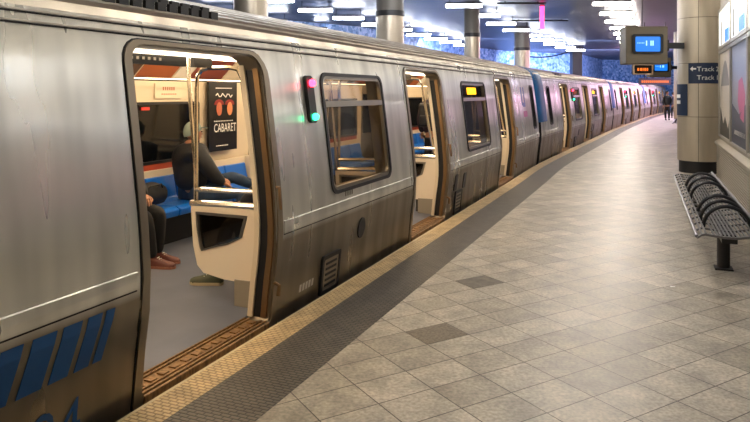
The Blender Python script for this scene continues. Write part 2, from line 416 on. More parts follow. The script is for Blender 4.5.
for (u, Y, d, lab, dk) in ((251, 13.2, .69, 'pale round column nearest the camera behind the train roof', 0), (390, 18.6, .8, 'pale round column behind the train roof over the second doorway', 0),
                       (472, 25.4, .62, 'round column with dark head behind the train, left of two similar ones', 0), (522, 33.5, .80, 'round column with dark head next to the square dark post', 0),
                       (576, 49, .72, 'square dark steel post far behind the train', 1)):
    round_column((u-375)/650*Y, Y, d/2, lab, True, dk)
# the big steel column on the platform
CC = W(14.9, .84); CR = .415
t = thing('steel_clad_column', 'big round steel-clad column on the platform carrying the navy track sign', 'column', (CC.x, CC.y, 0))
zs = [(.0, .16, CR*.93, M_BLACK, 'base')]
mb = MB(); mb.cyl(0, 0, 0, .24, CR*.93, 48); mb.build('base', M_BLACK, t, smooth=True)
zz = [.24, 1.14, 2.22, 3.14, 4.1, CZ]
for k in range(5):
    mb = MB(); mb.cyl(0, 0, zz[k]+.004, zz[k+1]-.004, CR, 64); mb.build('cladding_panel', M_COLM, t, smooth=True, bevel=.003)
mb = MB(); mb.cyl(0, 0, .24, CZ, CR-.006, 48)
for al in (-29, 61, 151):
    a_ = math.radians(al); mb.tube([(CR*math.sin(a_), -CR*math.cos(a_), .24), (CR*math.sin(a_), -CR*math.cos(a_), CZ)], .004, 6)
mb.build('seam', M_DARKMETAL, t)
vd = math.atan2(CC.x, CC.y)                              # direction from the camera
def oncol(alpha, z, r): return (r*math.sin(alpha-vd), -r*math.cos(alpha-vd), z)
def curved(name, a0, a1, z0, z1, m, parent, r=CR+.012, r0=CR+.002):
    n = 16; mb = MB()
    A = [a0+(a1-a0)*k/n for k in range(n+1)]
    vs = [oncol(a, z, rr) for rr in (r, r0) for z in (z0, z1) for a in A]; q = n+1
    fs = [(k, k+1, q+k+1, q+k) for k in range(n)]+[(2*q+k, 2*q+k+1, 3*q+k+1, 3*q+k) for k in range(n)]+[(k, k+1, 2*q+k+1, 2*q+k) for k in range(n)]+[(q+k, q+k+1, 3*q+k+1, 3*q+k) for k in range(n)]+[(0, q, 3*q, 2*q), (n, q+n, 3*q+n, 2*q+n)]
    mb.add(vs, fs); return mb.build(name, m, parent, smooth=True)
sg = thing('track_sign', 'navy sign reading Track 2 and Track 1 with an arrow, curved round the steel column', 'sign', (CC.x, CC.y, 0))
curved('plate', math.radians(-28), math.radians(100), 1.81, 2.215, M_NAVY, sg)
def coltext(txt, size, x0, z, par, name='lettering'):
    return text_on(txt, size, lambda x, y: Vector(oncol(math.radians(-28)+(x0+x*1.05)/CR, z+y, CR+.016)), name, M_TXT, par)
coltext('Track 2', .13, .155, 2.055, sg); coltext('Track 1', .13, .155, 1.885, sg)
# arrow
mb = MB(); aw = [(0, .05), (.05, .10), (.05, .065), (.11, .065), (.11, .035), (.05, .035), (.05, 0)]
mb.prism(aw, lambda p, d: oncol(math.radians(-28)+(.035+p[0])/CR, 2.055+p[1], CR+d), .012, .016); mb.build('arrow', M_TXT, sg)
sg = thing('side_sign', 'narrow navy sign on the track side of the steel column', 'sign', (CC.x, CC.y, 0))
curved('plate', math.radians(-78), math.radians(-31), 1.16, 1.80, M_NAVY, sg)
for z_ in (1.40, 1.52):
    curved('white_mark', math.radians(-77), math.radians(-55), z_, z_+.07, M_TXT, sg, CR+.016, CR+.012)

# farther column, mostly hidden, with navy sign and loudspeaker
P3 = Vector((17.0, 36.0, 0))
t = thing('steel_clad_column', 'distant steel column just left of the big one, bearing a loudspeaker', 'column', (P3.x, P3.y, 0))
mb = MB(); mb.cyl(0, 0, 0, .2, .38, 32); mb.build('base', M_BLACK, t); mb = MB(); mb.cyl(0, 0, .2, CZ, .42, 40); mb.build('cladding_panel', M_COLM, t, smooth=True)
sg = thing('navy_sign_board', 'small navy sign on the distant column above the far bench', 'sign', (P3.x, P3.y, 0))
mb = MB(); mb.box(-.48, -.05, -.46, -.43, 1.0, 2.3); mb.build('plate', M_NAVY, sg)
mb = MB(); mb.box(-.40, -.15, -.43, -.38, 1.5, 1.8); mb.build('bracket', M_DARKMETAL, sg)
sp = thing('loudspeaker', 'black loudspeaker box fixed high on the distant column', 'loudspeaker', (P3.x, P3.y, 3.25))
mb = MB(); mb.box(-.32, .0, -.68, -.46, -.0, .75); mb.build('cabinet', M_BLACK, sp, bevel=.03)
mb = MB(); mb.box(-.22, -.1, -.46, -.38, .3, .45); mb.build('bracket', M_DARKMETAL, sp)

# ------------------------------------------------------------------ monitors and LED signs
M_SCREEN = mat('screen_blue', '#0a2a60', .3, emit='#0d70d8', es=.8)
M_SCRTXT = mat('screen_text', '#0a2a60', .3, emit='#9fd8ff', es=1.1)
M_BOX = mat('monitor_shell', '#6b6252', .5, .4)
def make_monitor(label, loc, rz, arm):
    t = thing('platform_monitor', label, 'monitor', loc, rz)
    mb = MB(); mb.box(-.42, .42, -.06, .30, -.38, .38); mb.build('shell', M_BOX, t, bevel=.02)
    mb = MB(); mb.ring(rrect(-.31, .31, -.17, .22, .04), rrect(-.25, .26, -.13, .17, .03), lambda p, d: (p[0], d, p[1]), -.06, -.10); mb.build('bezel', M_BLACK, t)
    sc_ = MB(); sc_.box(-.25, .26, -.075, -.062, -.13, .17); s_ = sc_.build('screen', M_SCREEN, t)
    mb = MB()
    for x0 in (-.03, .06, .10): mb.box(x0, x0+.022, -.079, -.075, -.01, .09)
    for k in range(5): mb.box(-.2+k*.03, -.185+k*.03, -.079, -.075, .035, .05)
    mb.build('screen_text', M_SCRTXT, s_)
    mb = MB(); mb.box(.42, arm, .05, .17, -.06, .06); mb.box(.42, .47, .0, .22, -.11, .11); mb.build('arm', M_DARKMETAL, t)
    return t
make_monitor('grey monitor with blue screen hung on an arm from the big column', (5.46, 13.1, 2.58), 0, .80)
make_monitor('smaller-looking second monitor beyond, half hidden behind the first', ((660-375)/650*25.5, 25.5, 2.62), 0, 1.25)
M_ORANGE = mat('led_orange', '#301000', .5, emit='#ff7a28', es=.75)
t = thing('departure_sign', 'small black sign with orange LED text below the front monitor', 'sign', ((643-375)/650*19.5, 19.5, 2.33))
mb = MB(); mb.box(-.28, .28, 0, .15, -.14, .14); mb.build('case', M_BLACK, t)
mb = MB(); mb.ring(rrect(-.30, .30, -.16, .16, .01, 2, 1), rrect(-.26, .26, -.12, .12, .01, 2, 1), lambda p, d: (p[0], d, p[1]), .01, -.02); mb.build('frame', mat('sign_frame', '#c7a585', .5), t)
mb = MB()
for x0, w_ in ((-.17, .05), (-.09, .07), (-.0, .02), (.04, .05), (.11, .04)): mb.box(x0, x0+w_, -.008, -.002, -.045, .04)
mb.build('led_text', M_ORANGE, t)
mb = MB(); mb.tube([(0, .07, .14), (0, .07, 2.67)], .015, 6); mb.build('hanger', M_DARKMETAL, t)
t = thing('led_strip_sign', 'long thin LED sign with orange text above the far train', 'sign', ((655.5-375)/650*31, 31, 2.17))
mb = MB(); mb.box(-.75, .75, 0, .15, -.16, .16); mb.build('case', mat('sign_case', '#3a3640', .5), t)
for k in range(9):
    pass
mb = MB()
for k in range(14): mb.box(-.66+k*.094, -.60+k*.094, -.006, -.002, -.06, .05)
mb.build('led_text', M_ORANGE, t)
for q in (-.5, .5):
    mb = MB(); mb.tube([(q, .07, .16), (q, .07, CZ-2.17)], .02, 6); mb.build('hanger', M_DARKMETAL, t)
# pink neon strip hanging from the ceiling, cable and conduits
t = thing('neon_strip', 'bright pink neon strip hanging from the ceiling', 'neon light', ((542-375)/650*25, 25, 4.1))
mb = MB(); mb.tube([(0, 0, 0), (0, 0, .88)], .085, 10); mb.build('tube', mat('neon_pink', '#ff2a6a', .4, emit=(1, .05, .22), es=2.2), t)
mb = MB(); mb.cyl(0, 0, .86, .9, .1, 12); mb.build('end_cap', M_DARKMETAL, t)
mb = MB(); P = []
for k in range(15):
    f_ = k/14; u = 528+f_*44; v = 56.5+1.5*math.sin(f_*PI)-6*f_*f_; P.append(((u-375)/650*45, 45, EYE+(93-v)/650*45))
mb.tube(P, .05, 6); tag(mb.build('cable', M_BLACK), 'black cable sagging between two columns over the train', 'cable')
for (u0, u1, v) in ((497, 546, 3.2), (512, 568, 20.5)):
    Y = 650*(4.93-EYE)/(93-v)
    mb = MB(); mb.tube([((u0-375)/650*Y, Y, 4.93), ((u1-375)/650*Y, Y, 4.93)], .04, 6); mb.tube([((u0-375)/650*Y+.3, Y, 4.93), ((u0-375)/650*Y+.3, Y, 5.0)], .03, 6); mb.tube([((u1-375)/650*Y-.3, Y, 4.93), ((u1-375)/650*Y-.3, Y, 5.0)], .03, 6)
    tag(mb.build('conduit', M_BLACK), 'dark conduit under the ceiling '+('left of the pink neon strip' if v < 10 else 'right below the pink neon strip'), 'conduit')

# ------------------------------------------------------------------ train car
PR0 = [(-.75, 1.22), (-.55, 1.27), (-.08, 1.33), (0, 1.345), (.25, 1.37), (.5, 1.405), (.66, 1.41), (.85, 1.40), (1.0, 1.385), (1.4, 1.335), (1.8, 1.28), (1.95, 1.25), (2.02, 1.23)]
def PY(z):
    if z <= PR0[0][0]: return PR0[0][1]
    for (z0, y0), (z1, y1) in zip(PR0, PR0[1:]):
        if z <= z1: return y0+(y1-y0)*(z-z0)/(z1-z0)
    return PR0[-1][1]
HL = 7.82
DOORS = [(-4.80, -3.55), (-.63, .62), (3.82, 5.07)]          # near side openings, local x
WINS = [(-2.66, -1.39), (1.62, 2.98)]
SLOTS = [(-6.70, -6.35), (7.15, 7.50)]
DZ0, DZ1 = 0.0, 1.90
WZ0, WZ1 = .80, 1.765
def grid(mb, xs, zs, holes, fn):
    for i in range(len(xs)-1):
        for k in range(len(zs)-1):
            xc = (xs[i]+xs[i+1])/2; zc = (zs[k]+zs[k+1])/2
            if any(a < xc < b and c < zc < d for a, b, c, d in holes): continue
            mb.add([fn(xs[i], zs[k]), fn(xs[i+1], zs[k]), fn(xs[i+1], zs[k+1]), fn(xs[i], zs[k+1])], [(0, 1, 2, 3)])
def make_car():
    t = thing('subway_car', '', 'train car')
    near = lambda off=0: (lambda p, d=0: (p[0], -(PY(p[1])+off+d), p[1]))
    skin = lambda x, z: (x, -PY(z), z)
    xs = sorted(set([-HL, HL]+[v for a in DOORS+WINS+SLOTS for v in a]+[-6, -5.3, -3, 0, 1.1, 3.3, 5.5, 6.4]))
    zs = sorted(set([p[0] for p in PR0]+[DZ0, DZ1, WZ0, WZ1, .05, .12, .62, .69, 1.1, 1.2, 1.3, 1.5, 1.6, 1.7]))
    holes = [(a, b, DZ0, DZ1) for a, b in DOORS]+[(a, b, WZ0, WZ1) for a, b in WINS]+[(a, b, WZ0+.05, WZ1) for a, b in SLOTS]
    zs = sorted(set(zs+[WZ0+.05]))
    mb = MB(); grid(mb, xs, zs, holes, skin)
    mb.build('side_skin', M_BODY, t, smooth=True)
    mb = MB(); grid(mb, [-HL, 0, HL], [p[0] for p in PR0], [], lambda x, z: (x, PY(z), z)); mb.build('side_skin', M_BODY, t, smooth=True)
    # ribbed roof
    prof = []
    R0 = [(1.23, 2.02), (1.20, 2.07), (1.15, 2.12), (1.08, 2.165), (1.0, 2.2), (.9, 2.235), (.8, 2.26), (.6, 2.29), (.4, 2.31), (.2, 2.325), (0, 2.33)]
    n = 120
    cum = [0]
    for (a, b), (c, d) in zip(R0, R0[1:]): cum.append(cum[-1]+math.hypot(c-a, d-b))
    for k in range(n+1):
        q = cum[-1]*k/n; i = max(j for j in range(len(cum)) if cum[j] <= q+1e-9); i = min(i, len(R0)-2)
        f_ = (q-cum[i])/(cum[i+1]-cum[i]); y_ = R0[i][0]+(R0[i+1][0]-R0[i][0])*f_; z_ = R0[i][1]+(R0[i+1][1]-R0[i][1])*f_
        rip = .016 if (k % 5 in (1, 2, 3) and 4 < k < 112) else 0
        prof.append((y_+rip*.7, z_+rip))
    full = [(-y, z) for y, z in prof]+[(y, z) for y, z in reversed(prof[:-1])]
    mb = MB(); m_ = len(full); X = [-HL, 0, HL]
    mb.add([(x, y, z) for x in X for y, z in full], [(i*m_+k, i*m_+k+1, (i+1)*m_+k+1, (i+1)*m_+k) for i in range(2) for k in range(m_-1)])
    mb.build('roof', M_ROOF, t)
    # roof vents
    mb = MB()
    for k in range(10):
        for q in range(2):
            x0 = -4.90+k*.10; y0 = -1.16-.02+q*.07; mb.box(x0, x0+.07, y0-.012, y0+.012, 2.10+q*.035, 2.155+q*.035)
    mb.build('roof_vent', M_BLACK, t)
    # ends
    for e in (-1, 1):
        mb = MB(); lv = [(z, y) for z, y in PR0]+[(b, a) for a, b in R0[1:]]
        for (z0, y0), (z1, y1) in zip(lv, lv[1:]):
            mb.add([(e*HL, -y0, z0), (e*HL, y0, z0), (e*HL, y1, z1), (e*HL, -y1, z1)], [(0, 1, 2, 3)])
        mb.build('end_wall', M_DARKMETAL, t)
    # moulded blue cab end
    mb = MB(); lv = [(.93, PY(.93)), (1.0, PY(1.0)), (1.4, PY(1.4)), (1.8, PY(1.8)), (2.02, PY(2.02)), (2.12, 1.15), (2.2, 1.0), (2.26, .8), (2.31, .4), (2.34, 0)]
    def capr(x, o): return [(x, -(y+o), z+(o if z > 2.1 else 0)) for z, y in lv]+[(x, (y+o), z+(o if z > 2.1 else 0)) for z, y in reversed(lv[:-1])]
    R = [capr(-HL+.74, .004), capr(-HL+.72, .016), capr(-HL+.04, .016), capr(-HL-.09, -.03), capr(-HL-.10, -.5)]
    m_ = len(R[0]); mb.add([v for r in R for v in r], [(i*m_+k, i*m_+k+1, (i+1)*m_+k+1, (i+1)*m_+k) for i in range(4) for k in range(m_-1)])
    mb.build('cab_end', M_CAB, t, smooth=True)
    # drip rails: two thin lines
    for z_ in (1.94, 1.993):
        mb = MB(); mb.prism([(0, 0), (.012, .002), (.012, .010), (0, .012)], lambda p, d: (d, -(PY(z_)+p[0]-.002), z_+p[1]), -HL, HL); mb.build('drip_rail', M_ROOF, t)
        mb = MB(); mb.prism([(0, 0), (.004, 0), (.004, .007), (0, .007)], lambda p, d: (d, -(PY(z_)+p[0]), z_-.008+p[1]), -HL, HL); mb.build('drip_groove', M_BLACK, t)
    # belt moulding between doors
    segs = [(-HL+.4, DOORS[0][0]-.10), (DOORS[0][1]+.10, DOORS[1][0]-.10), (DOORS[1][1]+.10, DOORS[2][0]-.10), (DOORS[2][1]+.10, HL)]
    for a, b in segs:
        mb = MB(); mb.prism([(-.002, .60), (.012, .605), (.016, .65), (.012, .693), (-.002, .70)], lambda p, d: (d, -(1.405+p[0]), p[1]), a, b); o = mb.build('belt_moulding', M_BODY, t)
        mb = MB(); mb.box(a, b, -1.412, -1.405, .594, .601); mb.build('groove', M_BLACK, o)
    # skirt shadow lip under the doors
    mb = MB(); mb.box(-HL, HL, -1.335, -1.30, -.2, -.075); mb.build('rubbing_strip', M_DARKMETAL, t)
    # doors
    for (a, b) in DOORS:
        fo = rrect(a-.065, b+.075, -.075, DZ1+.015, (.05, .05, .20, .13)); fi = rrect(a-.01, b+.01, -.02, DZ1-.01, (.05, .05, .16, .10))
        mb = MB(); mb.ring(rrect(a-.073, b+.083, -.083, DZ1+.023, (.055, .055, .205, .135)), fo, near(0), -.02, .004); mb.build('door_gasket', M_BLACK, t, smooth=True)
        mb = MB(); mb.ring(fo, fi, near(0), -.02, .012); fr = mb.build('door_frame', M_FRAME, t, smooth=True)
        # black pocket gap and the edges of the retracted leaves
        fi2 = rrect(a+.001, b-.001, -.01, DZ1-.02, (.05, .05, .15, .09))
        mb = MB(); mb.ring(fi, fi2, near(0), -.16, .0); mb.build('door_reveal', M_FRAME, t, smooth=True)
        for sgn, x in ((-1, a), (1, b)):
            lo = [(x+sgn*.0-sgn*w_, z_) for w_, z_ in ()]
            zz_ = [.02+(1.86-.02)*k/14 for k in range(15)]
            def slab(x0, x1, d0, d1, m, nm):
                mb = MB(); pts0 = [(x0, z_) for z_ in zz_]+[(x1, z_) for z_ in reversed(zz_)]
                mb.prism(pts0, lambda p, d: (p[0], -(PY(p[1])+d), p[1]), d0, d1); return mb.build(nm, m, t)
            xa, xb = sorted((x, x-sgn*.018))
            slab(xa, xb, -.062, -.018, M_EDGE, 'door_leaf')
            xa, xb = sorted((x, x-sgn*.012))
            slab(xa, xb, -.125, -.063, M_BLACK, 'door_seal')
            xa, xb = sorted((x, x-sgn*.030))
            slab(xa, xb, -.165, -.125, M_CREAM, 'door_post')
        # sill with ridged tread
        mb = MB(); mb.box(a+.01, b-.01, -1.36, -1.14, -.07, -.004); sl = mb.build('door_sill', M_SILL, t, bevel=.006)
        mb = MB()
        for y_ in (-1.34, -1.305, -1.20, -1.165): mb.box(a+.02, b-.02, y_, y_+.012, -.004, .006)
        k = a+.05
        while k < b-.05: mb.box(k, k+.05, -1.275, -1.225, -.004, .004); k += .1
        mb.build('tread', M_SILL, sl)
        mb = MB(); hp = [(b+.045, .92), (b+.045, .80)]
        mb.tube([(b+.02, -(PY(.95)+.012), .95), (b+.0, -(PY(.95)+.045), .95), (b-.01, -(PY(.9)+.05), .88), (b-.01, -(PY(.8)+.05), .80)], .012, 6); mb.build('door_guide', M_EDGE, t)
        mb = MB(); mb.tube([(b+.02, -(PY(.2)+.012), .27), (b+.03, -(PY(.2)+.05), .25), (b+.015, -(PY(.2)+.05), .18)], .014, 6); mb.build('door_guide', M_EDGE, t)
    # windows
    for i, (a, b) in enumerate(WINS):
        fo = rrect(a-.03, b+.03, WZ0-.03, WZ1+.03, .10); fi = rrect(a+.0, b-.0, WZ0, WZ1, .08)
        mb = MB(); mb.ring(fo, fi, near(0), -.03, .014); wf = mb.build('window_frame', M_BLACK, t, smooth=True)
        fi2 = rrect(a+.028, b-.028, WZ0+.028, WZ1-.028, .06)
        mb = MB(); mb.ring(fi, fi2, near(0), -.03, .004); mb.build('inner_rim', mat('rim_aluminium', '#8d867a', .35, .9), wf, smooth=True)
        mb = MB(); zb = 1.50
        mb.prism([(a+.02, zb), (b-.02, zb), (b-.02, zb+.05), (a+.02, zb+.05)], near(0), -.02, .012); mb.build('transom', MATS['rim_aluminium'], wf)
        mb = MB(); grid(mb, [a, b], [WZ0+k*(WZ1-WZ0)/8 for k in range(9)], [], lambda x, z: (x, -(PY(z)-.028), z)); mb.build('pane', M_GLASS, wf, smooth=True)
        if i == 1:
            mb = MB(); mb.prism([(a+.06, 1.57), (b-.06, 1.57), (b-.06, 1.73), (a+.06, 1.73)], near(0), -.06, -.035); sgn_ = mb.build('destination_sign', M_BLACK, t)
            mb = MB()
            for k in range(7): mb.prism([(a+.42+k*.075, 1.60), (a+.47+k*.075, 1.60), (a+.47+k*.075, 1.70), (a+.42+k*.075, 1.70)], near(0), -.034, -.026)
            mb.build('led_text', mat('led_amber', '#402000', .5, emit='#ffb000', es=3.0), sgn_)
    for (a, b) in SLOTS:
        fo = rrect(a-.03, b+.03, WZ0+.02, WZ1+.03, .09); fi = rrect(a+.01, b-.01, WZ0+.06, WZ1-.01, .07)
        mb = MB(); mb.ring(fo, fi, near(0), -.03, .014); wf = mb.build('window_frame', M_BLACK, t, smooth=True)
        mb = MB(); grid(mb, [a, b], [WZ0+.05+k*(WZ1-WZ0-.05)/8 for k in range(9)], [], lambda x, z: (x, -(PY(z)-.028), z)); mb.build('pane', M_DARKGLASS, wf, smooth=True)
    # marker lights beside first door
    mb = MB(); mb.prism(rrect(-2.97, -2.86, 1.38, 1.76, .04, 4, 3), near(0), -.005, .035); ml = mb.build('marker_light', M_BLACK, t, smooth=True)
    mb = MB(); mb.ball((-2.91, -(PY(1.70)+.05), 1.70), .032); mb.build('red_lamp', mat('lamp_red', '#ff1020', .4, emit=(1, .02, .05), es=9), ml, smooth=True)
    mb = MB(); mb.ball((-2.92, -(PY(1.43)+.05), 1.43), .028); mb.build('green_lamp', mat('lamp_green', '#10ff90', .4, emit=(.02, 1, .35), es=6), ml, smooth=True)
    # lower fittings
    for xo in (-2.64, 1.2):
        mb = MB(); mb.prism(rrect(xo-.16, xo+.15, -.03, .27, .02, 3, 3), near(0), -.01, .016); ab = mb.build('access_box', M_FRAME, t)
        mb = MB(); mb.ring(rrect(xo-.17, xo+.16, -.045, .285, .025, 3, 3), rrect(xo-.14, xo+.13, -.01, .25, .02, 3, 3), near(0), .0, .022); mb.build('rim', M_DARKMETAL, ab)
        mb = MB()
        for k in range(5): mb.prism([(xo-.1, .02+k*.045), (xo+.09, .02+k*.045), (xo+.09, .04+k*.045), (xo-.1, .04+k*.045)], near(0), .016, .02)
        mb.build('louvre', M_BLACK, ab)
    mb = MB(); ang = [2*PI*k/24 for k in range(24)]
    mb.prism([(-2.07+.072*math.cos(q), .385+.095*math.sin(q)) for q in ang], near(0), -.005, .012); mb.build('round_cap', M_DARKMETAL, t)
    for (x0, x1, z0, z1) in ((.95, 1.08, .30, .52), (1.38, 1.52, .28, .50)):
        mb = MB(); mb.prism(rrect(x0, x1, z0, z1, .03, 3, 3), near(0), -.005, .01); mb.build('vent_cover', M_DARKMETAL, t)
    # ---------------- interior
    mb = MB(); mb.box(-HL+.1, HL-.1, -1.14, 1.30, -.06, -.002); mb.build('floor_covering', M_FLOORIN, t)
    IN = .09
    lz = [0, .25, .5, .66, WZ0, 1.0, 1.2, 1.4, 1.6, WZ1, DZ1, 1.98]
    lx = sorted(set([-HL+.12, HL-.12]+[v for a in DOORS+WINS for v in a]))
    mb = MB(); grid(mb, lx, lz, [(a, b, DZ0, DZ1) for a, b in DOORS]+[(a, b, WZ0, WZ1) for a, b in WINS], lambda x, z: (x, -(PY(z)-IN-.07), z)); mb.build('inner_wall', M_CREAM, t, smooth=True)
    # door pillars between skin and liner
    mb = MB()
    fy = 1.27
    FW = [(-3.5, -1.08), (1.7, 3.5), (-7.2, -5.2), (5.2, 7.2)]
    FD = [(.02, 1.27), (-4.9, -3.6), (3.75, 4.95)]
    fx = sorted(set([-HL+.12, HL-.12]+[v for a in FW+FD for v in a]))
    mb = MB(); grid(mb, fx, [0, .85, 1.5, 1.80, 1.98], [(a, b, .85, 1.5) for a, b in FW]+[(a, b, 0, 1.80) for a, b in FD], lambda x, z: (x, fy-max(0, z-1.2)*.06, z)); mb.build('inner_wall', M_CREAM, t)
    for a, b in FW:
        mb = MB(); mb.box(a, b, fy+.005, fy+.03, .85, 1.5); fwn = mb.build('inner_window', M_DARKGLASS, t)
        mb = MB(); mb.ring(rrect(a-.02, b+.02, .83, 1.52, .03, 3, 2), rrect(a+.01, b-.01, .86, 1.49, .03, 3, 2), lambda p, d: (p[0], d, p[1]), fy-.035, fy+.0); mb.build('rim', M_DARKMETAL, fwn)
        mb = MB(); mb.box(a, b, fy-.03, fy+.0, .765, .83); mb.build('red_strip', M_REDSTRIP, fwn)
    for a, b in FD:
        for q in (0, 1):
            x0 = a+.01+q*(b-a)/2; x1 = x0+(b-a)/2-.02
            mb = MB(); mb.box(x0, x1, fy+.01, fy+.04, .0, 1.8); dl = mb.build('far_door_leaf', M_FRAME, t)
            mb = MB(); mb.box(x0+.1, x1-.1, fy+.0, fy+.012, .85, 1.6); mb.build('pane', M_DARKGLASS, dl)
    # cove with ad cards
    for sg_ in (-1, 1):
        y0 = fy-.035 if sg_ > 0 else 1.08
        mb = MB(); mb.add([(-HL+.12, sg_*y0, 1.78), (HL-.12, sg_*y0, 1.78), (HL-.12, sg_*(y0-.30), 2.06), (-HL+.12, sg_*(y0-.30), 2.06)], [(0, 1, 2, 3)])
        if sg_ > 0: mb.build('cove', M_CREAM, t)
    x = -HL+.3; k = 0; cols = ['#a65a2c', '#e4dccd', '#7d3b2b', '#d9c9ae', '#c2b49a', '#59412f']
    while x < HL-.9:
        wdt = (.42, .30, .55, .25, .62)[k % 5]
        y0 = fy-.062
        mb = MB(); mb.add([(x, y0, 1.80), (x+wdt, y0, 1.80), (x+wdt, y0-.236, 2.02), (x, y0-.236, 2.02), (x, y0-.005, 1.795), (x+wdt, y0-.005, 1.795), (x+wdt, y0-.241, 2.015), (x, y0-.241, 2.015)], [(0, 1, 2, 3), (4, 5, 6, 7), (0, 1, 5, 4), (1, 2, 6, 5), (2, 3, 7, 6), (3, 0, 4, 7)])
        mb.build('ad_card', mat('card_%d' % (k % 6), cols[k % 6], .5), t); x += wdt+.03; k += 1
    mb = MB(); mb.add([(-HL+.12, -1.13, 2.07), (HL-.12, -1.13, 2.07), (HL-.12, 1.05, 2.07), (-HL+.12, 1.05, 2.07)], [(0, 1, 2, 3)]); mb.build('ceiling_lining', M_CREAM, t)
    for y_ in (-.52, .52):
        mb = MB(); mb.prism([(-.07, 0), (-.05, -.05), (.05, -.05), (.07, 0)], lambda p, d: (d, y_+p[0], 2.03+p[1]), -HL+.2, HL-.2); mb.build('ceiling_light', M_INLIGHT, t)
    # header boards over the doors
    for a, b in DOORS:
        mb = MB(); mb.prism([(-1.09, 1.93), (-1.05, 1.86), (-1.0, 1.86), (-.99, 2.0)], lambda p, d: (d, p[0], p[1]), a-.1, b+.1); mb.build('header_light', mat('header_white', '#f2e7d4', .3, emit=(1, .85, .65), es=1.3), t)
        for x0, x1 in ((a+.10, b-.38), (b-.30, b-.10)):
            mb = MB(); mb.box(x0, x1, -.93, -.90, 1.80, 1.875); pn = mb.build('header_sign', M_BLACK, t)
            mb = MB()
            for k in range(int((x1-x0)/.06)-3): mb.box(x0+.1+k*.05, x0+.12+k*.05, -.934, -.93, 1.83, 1.848)
            mb.build('lettering', mat('sign_grey', '#9a948a', .5), pn)
    # overhead rail and far poles
    for y_ in (.80,):
        mb = MB(); mb.tube([(-HL+.3, y_, 1.76), (HL-.3, y_, 1.76)], .016, 8)
        mb.build('grab_rail', M_CHROME, t, smooth=True)
    # windscreens beside every door, near side
    def screen(x, sgn):
        ys_ = lambda a: a+3.87    # a (station) -> -y
        out = [(-3.36, .735), (-3.36, .70), (-3.34, .42), (-3.30, .27), (-3.24, .215), (-3.05, .185), (-2.66, .17), (-2.66, .74)]
        hole = [(-3.31, .69), (-3.30, .55), (-3.27, .41), (-3.255, .385), (-3.15, .42), (-3.0, .46), (-2.88, .52), (-2.83, .69)]
        fn = lambda p, d: (x+d, -(p[0]+3.87), p[1])
        mb = MB(); mb.ring(out, hole, fn, -.018, .018); sp_ = mb.build('windscreen', M_WHITE, t, bevel=.004)
        mb = MB(); c0 = Vector((sum(p[0] for p in hole)/8, sum(p[1] for p in hole)/8)); inn = [((p[0]-c0.x)*.90+c0.x, (p[1]-c0.y)*.88+c0.y) for p in hole]
        mb.ring(hole, inn, fn, -.024, .024); mb.build('rim', MATS['rim_aluminium'], sp_)
        mb = MB(); mb.prism(inn, fn, -.004, .004); mb.build('pane', M_GLASS, sp_)
        mb = MB(); mb.box(x-.03, x+.03, -(-3.37+3.87), -(-2.68+3.87), .72, .78) if False else mb.tube([(x, -(-3.37+3.87), .75), (x, -(-2.68+3.87), .765)], .026, 8); mb.build('top_rail', M_CHROME, sp_, smooth=True)
        mb = MB(); mb.tube([(x, -(-3.32+3.87), .86), (x, -(-2.70+3.87), .875)], .02, 8); mb.build('cross_rail', M_CHROME, sp_, smooth=True)
        pts = [(-3.325, .74), (-3.32, 1.2), (-3.32, 1.66), (-3.31, 1.75), (-3.27, 1.80), (-3.2, 1.815), (-3.0, 1.815), (-2.93, 1.80), (-2.89, 1.73), (-2.87, 1.6), (-2.82, 1.3), (-2.76, 1.0), (-2.72, .8)]
        mb = MB(); mb.tube([fn(p, 0) for p in pts], .017, 8); mb.build('hoop_pole', M_CHROME, sp_, smooth=True)
        pts = [(-3.43, 2.03), (-3.425, 1.8), (-3.38, 1.3), (-3.35, 1.0), (-3.35, .74)]
        mb = MB(); mb.tube([fn(p, .03*sgn) for p in pts], .017, 8); mb.build('pole', M_CHROME, sp_, smooth=True)
        mb = MB(); mb.box(x-.03, x+.03, -1.19, -.93, 0, .20); mb.build('kick_box', mat('kick_grey', '#8f8677', .5), sp_)
    for a, b in DOORS:
        screen(b+.20, 1)
        screen(a-.20, -1)
    # seats
    def bench(x0, x1, side):
        n_ = max(1, round((x1-x0)/.47)); wd = (x1-x0)/n_
        ybk = fy-.03 if side > 0 else 1.16
        for k in range(n_):
            xa, xb = x0+k*wd+.012, x0+(k+1)*wd-.012
            pr = [(ybk, .74 if side < 0 else .69), (ybk-.05, .69), (ybk-.10, .45), (ybk-.16, .41), (ybk-.48, .43), (ybk-.53, .40), (ybk-.52, .33), (ybk, .33)]
            mb = MB(); mb.prism([(side*y_, z_) for y_, z_ in pr], lambda p, d: (d, p[0], p[1]), xa, xb); mb.build('seat', M_BLUESEAT, t, bevel=.012)
        mb = MB(); mb.box(x0, x1, *sorted((side*(ybk-.03), side*ybk)), .69, .765); mb.build('seat_trim', M_CREAM, t)
        mb = MB(); mb.box(x0+.05, x1-.05, *sorted((side*(ybk-.30), side*(ybk-.02))), .0, .33); mb.build('seat_base', M_DARKMETAL, t)
    for a, b in ((-3.45, -.15), (1.62, 3.55), (-7.1, -5.1), (5.15, 7.1)): bench(a, b, 1)
    for a, b in ((DOORS[0][1]+.24, DOORS[1][0]-.24), (DOORS[1][1]+.24, DOORS[2][0]-.24), (DOORS[2][1]+.24, 7.1), (-7.1, DOORS[0][0]-.24)): bench(a, b, -1)
    # small grab hoops beyond the posters
    mb = MB(); mb.tube([(-.02, .75, 1.95), (-.04, .78, 1.5), (0, .80, 1.0), (.03, .80, .4), (.03, .82, .0)], .017, 8); mb.build('pole', M_CHROME, t, smooth=True)
